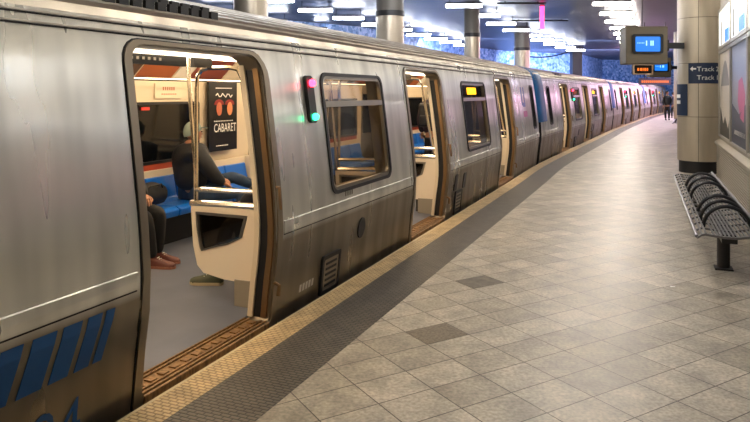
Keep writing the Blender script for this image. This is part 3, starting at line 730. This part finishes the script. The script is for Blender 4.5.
    mb = MB(); mb.tube([(1.5, .75, 2.05), (1.5, .78, 1.5), (1.46, .80, 1.0), (1.46, .80, .4), (1.46, .82, .0)], .017, 8); mb.build('pole', M_CHROME, t, smooth=True)
    # far windscreens
    for x_ in (-.10, 1.42):
        mb = MB(); mb.box(x_-.015, x_+.015, .72, 1.24, .2, .78); mb.build('windscreen', M_WHITE, t, bevel=.01)
    # bogie and underframe
    mb = MB(); mb.box(-HL+.3, HL-.3, -1.1, 1.1, -.55, -.07); mb.build('underframe', M_DARKMETAL, t)
    mb = MB()
    for xb in (-5.2, 5.2):
        mb.box(xb-1.2, xb+1.2, -1.0, -.8, -.95, -.5); mb.box(xb-1.2, xb+1.2, .8, 1.0, -.95, -.5)
        for q in (-.9, .9):
            mb.tube([(xb+q, -.72, -.8), (xb+q, .72, -.8)], .35, 20)
    mb.build('bogie', M_DARKMETAL, t)
    return t
car = make_car()
LABS = ['nearest stainless steel subway car with open doors and blue stripes', 'second subway car, behind the first blue cab end', 'third subway car, lit pinkish, behind the second blue cab end', 'farthest subway car, pale and violet, at the end of the train']
cars = [car]+[copy_tree(car) for _ in range(3)]
for c_, o_, h_, l_ in zip(cars, ORG, HD, LABS):
    c_.location = (o_.x, o_.y, 0); c_.rotation_euler = (0, 0, PI/2-h_); c_['label'] = l_
# markings on the first car (parts of it)
def near_fn(off=.003): return lambda p, d=0: (p[0], -(PY(p[1])+off+d), p[1])
L0 = -7.5
for s0, s1 in ((1.50, 1.66), (1.70, 1.80), (1.84, 1.935), (1.99, 2.105), (2.15, 2.245), (2.29, 2.365), (2.40, 2.445)):
    mb = MB(); zc = [.315, .36, .42, .46, .5, .53, .555]; vs = []
    for off in (.001, .004):
        for z_ in zc:
            q = (z_-.315)/.24; vs += [(L0+s0-.065*(1-q)*1.0, -(PY(z_)+off), z_), (L0+s1-.055*(1-q)+.01*q, -(PY(z_)+off), z_)]
    n_ = len(zc)
    mb.add(vs, [(2*i, 2*i+1, 2*i+3, 2*i+2) for i in range(n_-1)]+[(2*n_+2*i, 2*n_+2*i+1, 2*n_+2*i+3, 2*n_+2*i+2) for i in range(n_-1)]+[(2*i, 2*i+2, 2*n_+2*i+2, 2*n_+2*i) for i in range(n_-1)]+[(2*i+1, 2*i+3, 2*n_+2*i+3, 2*n_+2*i+1) for i in range(n_-1)])
    o = mb.build('blue_stripe', M_DECAL, car)
o = text_on('24', .30, lambda x, y: Vector((L0+2.02+x*.92, -(PY(-.03+y*1.05)+.004), -.03+y*1.05)), 'car_number', M_DECAL, car)
M_GREYTXT = mat('stencil_grey', '#c9c2b2', .5)
def marks(x0, z0, n_, w_, st, h_, off, m, nm):
    mb = MB()
    for k in range(n_): mb.prism([(x0+k*st, z0), (x0+k*st+w_, z0), (x0+k*st+w_+.006, z0+h_), (x0+k*st+.006, z0+h_)], near_fn(0), off, off+.003)
    mb.build(nm, m, car)
marks(L0+4.36, .085, 5, .028, .048, .055, -.001, M_GREYTXT, 'worn_stencil')
marks(L0+5.07, .725, 4, .02, .042, .045, -.001, mat('stencil_dark', '#6d6657', .5), 'small_number')
# blue and pink graphic by the last door of the first car
M_PAL = mat('decal_violet', '#3c5f9a', .4); M_PINK = mat('decal_pink', '#c06a96', .5)
mb = MB()
for p in ([(6.08, 1.74), (6.18, 1.74), (6.18, 1.36), (6.08, 1.36)], [(6.18, 1.42), (6.45, 1.42), (6.45, 1.33), (6.18, 1.33)], [(6.36, 1.74), (6.45, 1.74), (6.45, 1.42), (6.36, 1.42)]): mb.prism(p, near_fn(0), -.002, .004)
mb.build('route_emblem', M_PAL, car)
mb = MB(); mb.prism([(6.16, 1.24), (6.56, 1.24), (6.56, 1.12), (6.16, 1.12)], near_fn(0), -.002, .004); mb.build('pink_sticker', M_PINK, car)

# ------------------------------------------------------------------ poster inside the first car
def inside(x, y, z): # first car local -> world
    return ORG[0]+cdir(HD[0])*x+cnorm(HD[0])*(-y)+Vector((0, 0, z))
def inthing(name, label, cat, x, y, z, group=None):
    p = inside(x, y, z); return thing(name, label, cat, p, PI/2-HD[0], group)
po = inthing('theatre_poster', 'black framed show poster on the inner wall seen through the first doorway', 'poster', -.66, 1.20, .89)
mb = MB(); mb.box(-.30, .28, -.03, .0, 0, .88); bd = mb.build('board', mat('poster_black', '#0e0c0d', .3), po)
pf = lambda x, y: Vector((x, -.034, y))
text_on('CABARET', .15, lambda x, y: Vector((-.21+x*.72, -.034, .24+y)), 'title_text', M_TXT, po)
for n_, x0, st, wd, z0 in ((9, -.17, .038, .03, .785), (12, -.2, .033, .02, .37), (7, -.16, .036, .025, .06)):
    mb = MB()
    for k in range(n_): mb.box(x0+k*st, x0+wd+k*st, -.034, -.03, z0, z0+.012)
    mb.build('text_line', M_TXT, po)
mb = MB(); mb.tube([(-.17+.034*k, -.034, .70+.025*math.sin(k*1.9)) for k in range(11)], .007, 5); mb.build('script_lettering', M_TXT, po)
for x_, c_ in ((-.1, '#c06a4a'), (.12, '#d98a5a')):
    mb = MB(); mb.prism([(x_+.055*math.cos(q), .53+.085*math.sin(q)) for q in [2*PI*k/16 for k in range(16)]], lambda p, d: (p[0], d, p[1]), -.036, -.03); mb.build('picture', mat('skin_tone_'+('a' if x_ < 0 else 'b'), c_, .5), po)
    mb = MB(); mb.prism([(x_+.10*math.cos(q), .58+.07*math.sin(q)) for q in [PI*k/10 for k in range(11)]], lambda p, d: (p[0], d, p[1]), -.033, -.03); mb.build('picture', mat('poster_red', '#8a1c14', .5), po)
nt_ = inthing('wall_notice', 'faint red lettering notice on the cream wall above the inner window', 'notice', -1.62, 1.235, 1.56)
mb = MB(); mb.box(-.22, .22, -.012, .0, 0, .17); mb.build('card', mat('notice_cream', '#dccbb0', .5), nt_)
mb = MB()
for k in range(6): mb.box(-.10+k*.035, -.08+k*.035, -.015, -.012, .09, .13)
for k in range(8): mb.box(-.12+k*.032, -.10+k*.032, -.015, -.012, .04, .055)
mb.build('lettering', mat('faint_red', '#b5745c', .5), nt_)
exs = inthing('exit_notice', 'small red notice at the top of the dark inner window', 'notice', -1.95, 1.265, 1.43)
mb = MB(); mb.box(-.06, .06, -.01, .0, 0, .035); mb.build('label', mat('red_label', '#b3261c', .5, emit='#c02818', es=.3), exs)

# ------------------------------------------------------------------ people
M_SKIN = mat('skin', '#a8775a', .5)
def skin_mesh(name, joints, edges, m, parent, sub=2, smooth=True):
    """joints: name -> (pos, radius or (rx, ry)); the surface grows round the chain"""
    keys = list(joints); me = bpy.data.meshes.new(name)
    me.from_pydata([joints[k][0] for k in keys], [(keys.index(a), keys.index(b)) for a, b in edges], [])
    o = bpy.data.objects.new(name, me); COL.objects.link(o); o.parent = parent
    sk = o.modifiers.new('skin', 'SKIN'); sk.use_smooth_shade = True
    lay = me.skin_vertices[0] if me.skin_vertices else None
    if lay is None:
        bm = bmesh.new(); bm.from_mesh(me); bm.verts.layers.skin.verify(); bm.to_mesh(me); bm.free(); lay = me.skin_vertices[0]
    for i, k in enumerate(keys):
        r = joints[k][1]; r = r if isinstance(r, tuple) else (r, r); lay.data[i].radius = r; lay.data[i].use_root = (i == 0)
    sb = o.modifiers.new('sub', 'SUBSURF'); sb.levels = sub; sb.render_levels = sub
    me.materials.append(m); return o
def hand(parent, wrist, d, up, side=1, L=.17):
    """palm with four fingers and a thumb, curled"""
    wrist = Vector(wrist); d = Vector(d).normalized(); up = Vector(up).normalized(); w_ = d.cross(up).normalized()*side
    J = {'w': (wrist, .024), 'p': (wrist+d*L*.28, (.036, .018)), 'q': (wrist+d*L*.48, (.036, .015))}; Ed = [('w', 'p'), ('p', 'q')]
    for i, (o_, l_) in enumerate(((-.032, .40), (-.011, .46), (.011, .43), (.031, .34))):
        b = wrist+d*L*.5+w_*o_; a1 = b+(d*.8-up*.5).normalized()*L*l_*.55; a2 = a1+(d*.2-up).normalized()*L*l_*.45
        J['a%d' % i] = (b, .009); J['b%d' % i] = (a1, .0085); J['c%d' % i] = (a2, .007); Ed += [('q', 'a%d' % i), ('a%d' % i, 'b%d' % i), ('b%d' % i, 'c%d' % i)]
    J['t0'] = (wrist+d*L*.2-w_*.036, .011); J['t1'] = (wrist+d*L*.42-w_*.055-up*.01, .010); J['t2'] = (wrist+d*L*.58-w_*.045-up*.025, .008); Ed += [('p', 't0'), ('t0', 't1'), ('t1', 't2')]
    return skin_mesh('hand', J, Ed, M_SKIN, parent, 1)
def head(parent, c, fwd, hair, cap=None, skinm=M_SKIN):
    c = Vector(c); fwd = Vector(fwd).normalized(); R = Matrix.Rotation(math.atan2(fwd.y, fwd.x), 3, 'Z')
    T = lambda v: c+R @ Vector(v)
    mb = MB(); n, m_ = 20, 14; vs = []
    for j_ in range(m_+1):
        ph = PI*j_/m_
        for i in range(n):
            a_ = 2*PI*i/n; x = .098*math.sin(ph)*math.cos(a_); y = .076*math.sin(ph)*math.sin(a_); z = .118*math.cos(ph)
            if z < -.02: x = x*(1-(-z-.02)*2.2)+.018*(-z)/.1; y *= (1+(z+.02)*3.2)
            if x > .03 and abs(y) < .02 and -.04 < z < .012: x += .022*(1-abs(y)/.02)*(1-abs(z+.02)/.035 if abs(z+.02) < .035 else 0)
            if x > .04 and .015 < abs(y) < .045 and .0 < z < .03: x -= .008
            vs.append(T((x, y, z)))
    mb.add(vs, [(j_*n+i, (j_+1)*n+i, (j_+1)*n+(i+1) % n, j_*n+(i+1) % n) for j_ in range(m_) for i in range(n)])
    for s_ in (-1, 1):
        mb.ball(T((-.005, s_*.076, -.01)), .02, 8, 6, (.8, .6, 1.4))
    h = mb.build('head', skinm, parent, smooth=True)
    for s_ in (-1, 1):
        mb = MB(); mb.ball(T((.088, s_*.03, .008)), .009, 8, 6); mb.build('eye', M_BLACK, h)
    mb = MB(); mb.tube([T((.088, -.022, -.055)), T((.096, 0, -.058)), T((.088, .022, -.055))], .005, 6); mb.build('mouth', mat('lips', '#7d4038', .5), h)
    mb = MB(); vs = []
    for j_ in range(9):
        ph = PI*.56*j_/8
        for i in range(n):
            a_ = 2*PI*i/n; back = .5-.5*math.cos(a_); pz = ph*(.72+.42*back)
            vs.append(T((.108*math.sin(pz)*math.cos(a_)-.006, .087*math.sin(pz)*math.sin(a_), .126*math.cos(pz)+.004)))
    mb.add(vs, [(j_*n+i, (j_+1)*n+i, (j_+1)*n+(i+1) % n, j_*n+(i+1) % n) for j_ in range(8) for i in range(n)])
    if cap: 
        cp = mb.build('cap', cap, h, smooth=True)
        mb = MB(); mb.prism([(.06, -.07), (.15, -.055), (.175, 0), (.15, .055), (.06, .07)], lambda p, d: T((p[0], p[1], d-.1*(p[0]-.06))), .052, .062); mb.build('peak', cap, cp, smooth=True)
    else: mb.build('hair', hair, h, smooth=True)
    return h
def shoe(parent, heel, toe, m, solem):
    heel = Vector(heel); toe = Vector(toe); d = (toe-heel); L = d.length; d.normalize(); s_ = Vector((-d.y, d.x, 0)).normalized(); up = Vector((0, 0, 1))
    def sect(f_, w_, h_, z0=.02): 
        c = heel+d*L*f_; return [c+s_*w_*math.cos(a_)+up*(z0+max(0, h_*math.sin(a_))) for a_ in [PI*k/8 for k in range(9)]]+[c-s_*w_*.95+up*z0, c+s_*w_*.95+up*z0]
    secs = [sect(0, .022, .05), sect(.05, .034, .085), sect(.25, .037, .095), sect(.45, .040, .075), sect(.7, .047, .052), sect(.9, .042, .04), sect(1, .02, .025)]
    mb = MB(); m_ = len(secs[0]); mb.add([v for q in secs for v in q], [(i*m_+k, i*m_+(k+1) % m_, (i+1)*m_+(k+1) % m_, (i+1)*m_+k) for i in range(6) for k in range(m_)]+[tuple(range(m_)), tuple(6*m_+k for k in range(m_))])
    sh = mb.build('shoe', m, parent, smooth=True)
    mb = MB(); outl = [(0, .025), (.1, .038), (.4, .040), (.7, .05), (.92, .04), (1.02, .012), (1.02, -.012), (.92, -.04), (.7, -.05), (.4, -.040), (.1, -.038), (0, -.025)]
    mb.prism(outl, lambda p, dd: heel+d*L*p[0]+s_*p[1]+up*dd, .0, .024); mb.build('sole', solem, sh)
    mb = MB()
    for k in range(4):
        c = heel+d*L*(.42+.07*k)+up*(.098-.012*k); mb.tube([c-s_*.022, c+s_*.022], .004, 5)
    mb.build('laces', mat('lace', '#cfc8b8', .7), sh)
    return sh
def seated(label, x, y, z_, face, jacket, trousers, shoem, solem, knees, ankles, toes, lean=(0, 0), cap=None, hands=None, hairm=None, headdir=None):
    """car-local figure; positions relative to the hip point (x, y, z_)"""
    t = inthing('person', label, 'person', x, y, 0)
    hz = z_; f = Vector(face).normalized(); sd = Vector((-f.y, f.x, 0))
    ln = Vector((lean[0], lean[1], 0))
    hip = Vector((0, 0, hz)); chest = hip+Vector((0, 0, .34))+ln*.7; neck = hip+Vector((0, 0, .52))+ln; hd = neck+Vector((0, 0, .16))+f*.03
    shl = [neck+sd*q*.17+Vector((0, 0, -.06)) for q in (1, -1)]
    body = {'pelvis': (hip, (.10, .07)), 'chest': (chest, (.11, .08)), 'neck0': (neck, .055), 'neck1': (neck+Vector((0, 0, .09)), .05)}
    E_ = [('pelvis', 'chest'), ('chest', 'neck0'), ('neck0', 'neck1')]
    arms = hands or [hip+f*.32+sd*q*.08+Vector((0, 0, .16)) for q in (1, -1)]
    elb = [(shl[i]+arms[i])/2+sd*(.07 if i == 0 else -.07)+Vector((0, 0, -.08)) for i in (0, 1)]
    B = dict(body)
    for i in (0, 1):
        B['s%d' % i] = (shl[i], .06); B['e%d' % i] = (elb[i], .042); B['h%d' % i] = (arms[i], .03); E_ += [('chest' if 0 else 'neck0', 's%d' % i), ('s%d' % i, 'e%d' % i), ('e%d' % i, 'h%d' % i)]
        B['k%d' % i] = (knees[i], .04); B['a%d' % i] = (ankles[i], .03); B['u%d' % i] = (hip+sd*(.07 if i == 0 else -.07), .05); E_ += [('pelvis', 'u%d' % i), ('u%d' % i, 'k%d' % i), ('k%d' % i, 'a%d' % i)]
    bd = skin_mesh('body', B, E_, M_SKIN, t)
    J = {'p': (hip+Vector((0, 0, .02)), (.17, .135)), 'm': (hip+Vector((0, 0, .18))+ln*.4, (.205, .165)), 'c': (chest, (.22, .175)), 'n': (neck+Vector((0, 0, -.01)), .12), 'n1': (neck+Vector((0, 0, .06)), .095)}; Ej = [('p', 'm'), ('m', 'c'), ('c', 'n'), ('n', 'n1')]
    for i in (0, 1):
        J['s%d' % i] = (shl[i], .105); J['e%d' % i] = (elb[i], .085); J['h%d' % i] = (arms[i], .048); Ej += [('n', 's%d' % i), ('s%d' % i, 'e%d' % i), ('e%d' % i, 'h%d' % i)]
    skin_mesh('jacket', J, Ej, jacket, t)
    T_ = {'p': (hip, (.155, .12))}; Et = []
    for i in (0, 1):
        q = .09 if i == 0 else -.09
        T_['u%d' % i] = (hip+sd*q+f*.05, .095); T_['k%d' % i] = (knees[i], .072); T_['c%d' % i] = ((knees[i]*.6+ankles[i]*.4), .066); T_['a%d' % i] = (ankles[i], .052); Et += [('p', 'u%d' % i), ('u%d' % i, 'k%d' % i), ('k%d' % i, 'c%d' % i), ('c%d' % i, 'a%d' % i)]
    skin_mesh('trousers', T_, Et, trousers, t)
    for i in (0, 1):
        if toes[i] is not None:
            a0 = Vector(ankles[i]); td = (Vector(toes[i])-a0); td.z = 0; td.normalize()
            base = Vector((a0.x, a0.y, toes[i][2]))-td*.06; shoe(t, base, base+td*.28, shoem, solem)
        hand(t, arms[i], (arms[i]-elb[i]).normalized(), (0, 0, 1), 1 if i == 0 else -1)
    head(t, hd, headdir or f, hairm or M_HAIR, cap)
    return t
M_HAIR = mat('dark_hair', '#15110e', .7); M_JACK = mat('black_jacket', '#16161a', .65, noise=((14, 14, 14), .5, 3)); M_JEAN = mat('blue_jeans', '#263a52', .8, noise=((9, 9, 9), .3, 3))
M_DTR = mat('dark_trousers', '#121214', .8); M_MAROON = mat('maroon_shoe', '#5c2a20', .5); M_OLIVE = mat('olive_shoe', '#3d4230', .6); M_SOLE = mat('pale_sole', '#b9aa8a', .6); M_SOLE2 = mat('maroon_sole', '#8a5a48', .6)
M_CAPM = mat('green_white_cap', '#7d8a80', .7)
# man in black jacket sits on far bench turned along the car, one ankle over the other knee
V = Vector
seated('person in black jacket, jeans and cap seated with crossed legs, turned right', -1.62, .90, .50, (1, -.45, 0), M_JACK, M_JEAN, M_OLIVE, M_SOLE,
       [V((.33, -.30, .66)), V((.20, -.52, .50))], [V((.62, -.52, .50)), V((.15, -.62, .12))], [V((.9, -.6, .42)), V((.25, -.8, .0))], lean=(-.04, -.02), cap=M_CAPM, hands=[V((.16, -.26, .66)), V((.10, -.36, .62))])
bg = inthing('duffel_bag', 'soft black bag lying on the blue bench beside the seated man in jeans', 'bag', -2.22, .99, .43)
mb = MB(); mb.tube([(-.24, 0, .10), (-.20, 0, .11), (-.08, 0, .13), (.08, 0, .13), (.20, 0, .11), (.24, 0, .10)], [.05, .10, .125, .125, .10, .05], 14); mb.build('bag_body', mat('bag_black', '#14151a', .7, noise=((12, 12, 12), .4, 3)), bg, smooth=True)
mb = MB(); mb.tube([(-.12, -.10, .20), (-.08, -.12, .235), (.08, -.12, .235), (.12, -.10, .20)], .010, 6); mb.build('handle', M_BLACK, bg)
# person hidden by the left jamb, only legs and maroon shoes in view
seated('person in dark trousers and maroon shoes, mostly hidden behind the left door edge', -2.86, .85, .50, (.1, -1, 0), M_JACK, M_DTR, M_MAROON, M_SOLE2,
       [V((.20, -.42, .50)), V((-.02, -.45, .50))], [V((.24, -.36, .09)), V((.08, -.44, .09))], [V((.30, -.60, 0)), V((.15, -.70, 0))])
# person on the near bench behind the white windscreen, olive sneaker showing
seated('person in dark clothes and olive sneakers seated behind the white windscreen', -2.62, -.86, .50, (-.05, 1, 0), mat('charcoal_coat', '#1d1c20', .7), M_DTR, M_OLIVE, M_SOLE,
       [V((-.28, .34, .50)), V((.02, .44, .50))], [V((-.36, .40, .09)), V((.04, .36, .09))], [V((-.50, .80, 0)), V((.04, .66, 0))], lean=(.02, -.05))
def standing(label, p, face, jacket, trousers, H=1.72, bag=None, cat='person'):
    t = thing('person', label, cat, p, 0); f = Vector(face).normalized(); sd = Vector((-f.y, f.x, 0)); k = H/1.72
    z = lambda v: v*k
    hip = V((0, 0, z(.92))); neck = V((0, 0, z(1.43))); chest = V((0, 0, z(1.22)))
    B = {'p': (hip, (.13, .10)), 'c': (chest, (.15, .11)), 'n': (neck, .055), 'n1': (neck+V((0, 0, .08)), .05)}; E_ = [('p', 'c'), ('c', 'n'), ('n', 'n1')]
    J = {'p': (hip-V((0, 0, .10)), (.18, .14)), 'c': (chest, (.20, .15)), 'n': (neck, .09), 'n1': (neck+V((0, 0, .05)), .075)}; Ej = [('p', 'c'), ('c', 'n'), ('n', 'n1')]
    T_ = {'p': (hip, (.15, .12))}; Et = []; hw = []
    for i, q in ((0, 1), (1, -1)):
        sh_ = neck+sd*q*.17-V((0, 0, .06)); el = sh_+sd*q*.06-V((0, 0, z(.28)))+f*-.02; wr = el-V((0, 0, z(.22)))+f*.12; hw.append((el, wr, q))
        kn = V((0, 0, z(.50)))+sd*q*.10+f*.04*q; an = V((0, 0, z(.08)))+sd*q*.10-f*.05*q
        B['s%d' % i] = (sh_, .055); B['e%d' % i] = (el, .042); B['h%d' % i] = (wr, .03); B['k%d' % i] = (kn, .055); B['a%d' % i] = (an, .035)
        E_ += [('n', 's%d' % i), ('s%d' % i, 'e%d' % i), ('e%d' % i, 'h%d' % i), ('p', 'k%d' % i), ('k%d' % i, 'a%d' % i)]
        J['s%d' % i] = (sh_, .085); J['e%d' % i] = (el, .068); J['h%d' % i] = (wr, .048); Ej += [('n', 's%d' % i), ('s%d' % i, 'e%d' % i), ('e%d' % i, 'h%d' % i)]
        T_['k%d' % i] = (kn, .07); T_['a%d' % i] = (an, .055); Et += [('p', 'k%d' % i), ('k%d' % i, 'a%d' % i)]
        b = V((an.x, an.y, 0))-f*.06; shoe(t, b, b+f*.27, M_DTR, M_BLACK)
    skin_mesh('body', B, E_, M_SKIN, t); skin_mesh('coat', J, Ej, jacket, t); skin_mesh('trousers', T_, Et, trousers, t)
    for el, wr, q in hw: hand(t, wr, (wr-el).normalized(), f, q)
    head(t, neck+V((0, 0, .18))+f*.02, f, M_HAIR)
    return t
M_DCOAT = mat('dark_maroon_coat', '#2a1620', .7)
pp = inside(4.0, -.07, 0)
standing('person in dark coat standing inside the car, seen through the second doorway', pp, tuple(cdir(HD[0])), M_DCOAT, M_DTR, 1.74)
bp_ = thing('backpack', 'black backpack worn by the person in the second doorway', 'backpack', pp-cdir(HD[0])*.26+V((0, 0, 1.0)), PI/2-HD[0])
mb = MB(); mb.box(-.10, .09, -.15, .15, 0, .44); mb.build('pack', M_BLACK, bp_, bevel=.05)
mb = MB(); mb.box(-.14, -.10, -.11, .11, .04, .22); mb.build('front_pocket', M_DARKMETAL, bp_, bevel=.02)
pe = V(((667.3-375)/650*39, 39, 0))
standing('dark clothed person walking on the platform at the far end of the train', pe, (-.3, -1, 0), M_BLACK, M_DTR, 1.74)
standing('second dark clothed person close beside the far column', V(((673.5-375)/650*42.5, 42.5, 0)), (.3, 1, 0), mat('navy_coat', '#161a26', .7), M_DTR, 1.66)

# ------------------------------------------------------------------ bench
def make_bench():
    t = thing('perforated_bench', '', 'bench')
    # local x along the length (0..4.4), y across (0 front .. .48 back), z up
    L = 4.4
    def hz(y): return .44+.03*math.exp(-((y-.04)/.05)**2)*0-.035*max(0, 1-y/.07)**2-.02*math.sin(min(1, max(0, (y-.05)/.4))*PI)+.03*max(0, (y-.36)/.12)
    yy = [.0+.03*k for k in range(17)]
    slat = MB()
    for k, y_ in enumerate(yy):
        if k in (3,): continue
        slat.add([(x, y_+o, hz(y_)+q) for x in (0, L) for o, q in ((0, 0), (.013, 0), (.013, -.012), (0, -.012))], [(0, 1, 2, 3), (7, 6, 5, 4), (0, 4, 5, 1), (1, 5, 6, 2), (2, 6, 7, 3), (3, 7, 4, 0)])
    slat.build('seat_slats', M_BENCH, t)
    cr = MB(); x = 0
    bars = [0.0]+[.275*k for k in range(1, 16)]+[L]
    for x in bars:
        wd = .018 if x in (0.0, L) else .008
        pts = [(y_, hz(y_)-.003) for y_ in [0, .03, .06, .1, .2, .3, .4, .49]]
        poly = pts+[(y_, z_-.018) for y_, z_ in reversed(pts)]
        cr.prism(poly, lambda p, d: (d, p[0], p[1]), x-wd, x+wd)
    cr.build('cross_bars', M_BENCH, t)
    mb = MB(); mb.tube([(0, -.005, hz(0)), (L, -.005, hz(0))], .014, 8); mb.tube([(0, .495, hz(.49)), (L, .495, hz(.49))], .014, 8); mb.build('edge_rail', mat('bench_edge', '#77787a', .38, .8), t, smooth=True)
    for xa in (.45, .78, 1.12, 2.15, 2.60, 3.05):
        pts = [(xa, .27-.19*math.cos(PI*k/12), hz(.2)-.02+.20*math.sin(PI*k/12)) for k in range(13)]
        mb = MB(); mb.tube(pts, .017, 8); mb.build('seat_divider', mat('divider_dark', '#3b3c3e', .3, .8), t, smooth=True)
    mb = MB(); mb.box(.15, L-.15, .20, .32, .33, .405); mb.build('support_beam', M_DARKMETAL, t)
    for x in (.62, 3.7):
        mb = MB(); mb.tube([(x, .26, .02), (x, .26, .34)], .055, 16); mb.box(x-.075, x+.075, .185, .335, 0, .015); mb.build('leg', M_DARKMETAL, t, smooth=True)
    return t
b1 = make_bench()
p = W(6.15, .33); b1.location = (p.x, p.y, 0); b1.rotation_euler = (0, 0, PI/2-math.radians(22.4)); b1.scale = (1, -1, 1)
b1['label'] = 'dark perforated steel bench with hoop dividers beside the ribbed wall'
b2 = copy_tree(b1); b2.location = (11.9, 26.0, 0); b2.rotation_euler = (0, 0, PI/2-math.radians(26)); b2['label'] = 'distant steel bench past the big column, seen end on'
tag(MB().prism([(0, 0), (.05, .01), (.06, .04), (.01, .05)], lambda p, d: ((629-375)/650*0+W(5.95, .12).x+p[0]*.8, W(5.95, .12).y+p[1]*.6, d), 0.001, .004).build('paper_scrap', M_TXT), 'tiny white paper scrap on the tiles before the bench', 'litter')

# ------------------------------------------------------------------ ribbed low wall with poster cases
def wl(s, a, z): return W(s, a, z)
mb = MB(); zr = []
z = .02
prof = []
while z < .60:
    prof += [(1.09, z), (1.09, z+.018), (1.105, z+.022), (1.105, z+.034)]; z += .038
prof = [(1.09, 0)]+prof+[(1.09, .64), (1.06, .645), (1.06, .69), (1.15, .74), (1.15, .80)]
n = len(prof)
mb.add([tuple(wl(s_, a_, z_)) for s_ in (-3, 14.15) for a_, z_ in prof], [(i, i+1, n+i+1, n+i) for i in range(n-1)])
mb.add([tuple(wl(14.15, a_, z_)) for a_, z_ in prof]+[tuple(wl(14.15, 1.35, .80)), tuple(wl(14.15, 1.35, 0))], [tuple(range(n+2))])
struct(mb.build('wall_low', mat('ribbed_metal', '#a39a87', .45, .4)))
M_ALU = mat('case_frame', '#b9b4a8', .35, .7)
def boxw(mb, s0, s1, a0, a1, z0, z1):
    vs = [tuple(wl(s_, a_, z_)) for s_ in (s0, s1) for a_ in (a0, a1) for z_ in (z0, z1)]
    return mb.add(vs, [(0, 1, 3, 2), (4, 6, 7, 5), (0, 4, 5, 1), (2, 3, 7, 6), (0, 2, 6, 4), (1, 5, 7, 3)])
struct(boxw(MB(), -3, 14.15, 1.16, 1.36, .8, CZ).build('wall_panel', mat('case_back', '#c2bcae', .5)))
bounds = [14.12, 12.03, 9.9, 7.8, 5.7, 3.6]
LB = [('pale poster with grey arch and dark plants, nearest the big column', 'poster case'), ('blue and grey poster with pink figure at the right edge', 'poster case'), ('third poster case along the ribbed wall', 'poster case'),
      ('fourth poster case along the ribbed wall', 'poster case'), ('fifth poster case along the ribbed wall', 'poster case')]
for k in range(5):
    s1, s0 = bounds[k], bounds[k+1]; s1 -= .02; s0 += .02
    o0 = wl(s0, 1.155, .80)
    t = thing('poster_case', LB[k][0], LB[k][1], (0, 0, 0))
    def bx_(a0, a1, z0, z1, sa, sb, m, nm, par=None):
        return boxw(MB(), sa, sb, a0, a1, z0, z1).build(nm, m, par or t)
    sheet = bx_(1.145, 1.158, .82, 2.36, s0+.06, s1-.06, mat('sheet_%d' % k, ('#d8cdbb', '#8f96a4', '#b5aa9a', '#7f8da3', '#b3a79c')[k], .3, noise=((1.5, 1.5, 1.5), .12, 3)), 'sheet')
    mb = MB()
    for a_ in ((s0, s0+.06), (s1-.06, s1)): boxw(mb, a_[0], a_[1], 1.12, 1.16, .80, 2.42)
    boxw(mb, s0+.06, s1-.06, 1.12, 1.16, .80, .83); boxw(mb, s0+.06, s1-.06, 1.12, 1.16, 2.36, 2.42); mb.build('frame', M_ALU, t)
    mid = (s0+s1)/2
    def shape(pts, m, nm='printed_shape'):
        mb = MB(); mb.prism(pts, lambda p, d: tuple(wl(p[0], 1.145-d, p[1])), 0, .003); mb.build(nm, m, sheet)
    if k == 0:
        shape([(s0+.3+1.4*f_, 1.75+.45*math.sin(PI*f_)) for f_ in [q/10 for q in range(11)]], mat('print_grey', '#8f8a84', .4))
        shape([(s0+.1, .84), (s1-.1, .84), (s1-.2, 1.35), (s1-.7, 1.05), (mid, 1.2), (s0+.5, 1.0), (s0+.2, 1.25)], mat('print_dark', '#2c2a22', .4))
    else:
        shape([(s0+.35, 1.6), (s0+.7, 1.85), (s0+1.1, 1.8), (s0+1.2, 1.5), (s0+.9, 1.25), (s0+.5, 1.2)], mat('print_pink', '#c45a86', .4))
        shape([(s0+.1, .84), (s1-.1, .84), (s1-.1, 1.45), (mid, 1.3), (s0+.1, 1.5)], mat('print_blue', '#2e3648', .4))
        shape([(s0+.3, .98), (s1-.4, .98), (s1-.4, 1.05), (s0+.3, 1.05)], M_TXT)
    # lit case above
    t2 = thing('light_box', ('white light box with blue square above the pale poster', 'white light box above the blue poster', 'white light box above the third poster case', 'white light box above the fourth poster case', 'white light box above the fifth poster case')[k], 'light box')
    lit = boxw(MB(), s0+.05, s1-.05, 1.14, 1.158, 2.50, 3.14).build('panel', mat('lit_white', '#f4f2ee', .3, emit=(1, .98, .95), es=1.0), t2)
    boxw(MB(), mid-.7, mid-.02, 1.132, 1.14, 2.52, 2.74).build('blue_print', mat('print_sky', '#2a86e0', .3, emit='#2a86e0', es=.5), lit)
    boxw(MB(), s1-.5, s1-.3, 1.132, 1.14, 2.52, 2.95).build('grey_print', mat('print_grey', '#8f8a84', .4), lit)
    mb = MB()
    for a_ in ((s0, s0+.05), (s1-.05, s1)): boxw(mb, a_[0], a_[1], 1.12, 1.16, 2.44, 3.2)
    boxw(mb, s0+.05, s1-.05, 1.12, 1.16, 2.44, 2.50); boxw(mb, s0+.05, s1-.05, 1.12, 1.16, 3.14, 3.2); mb.build('frame', M_ALU, t2)
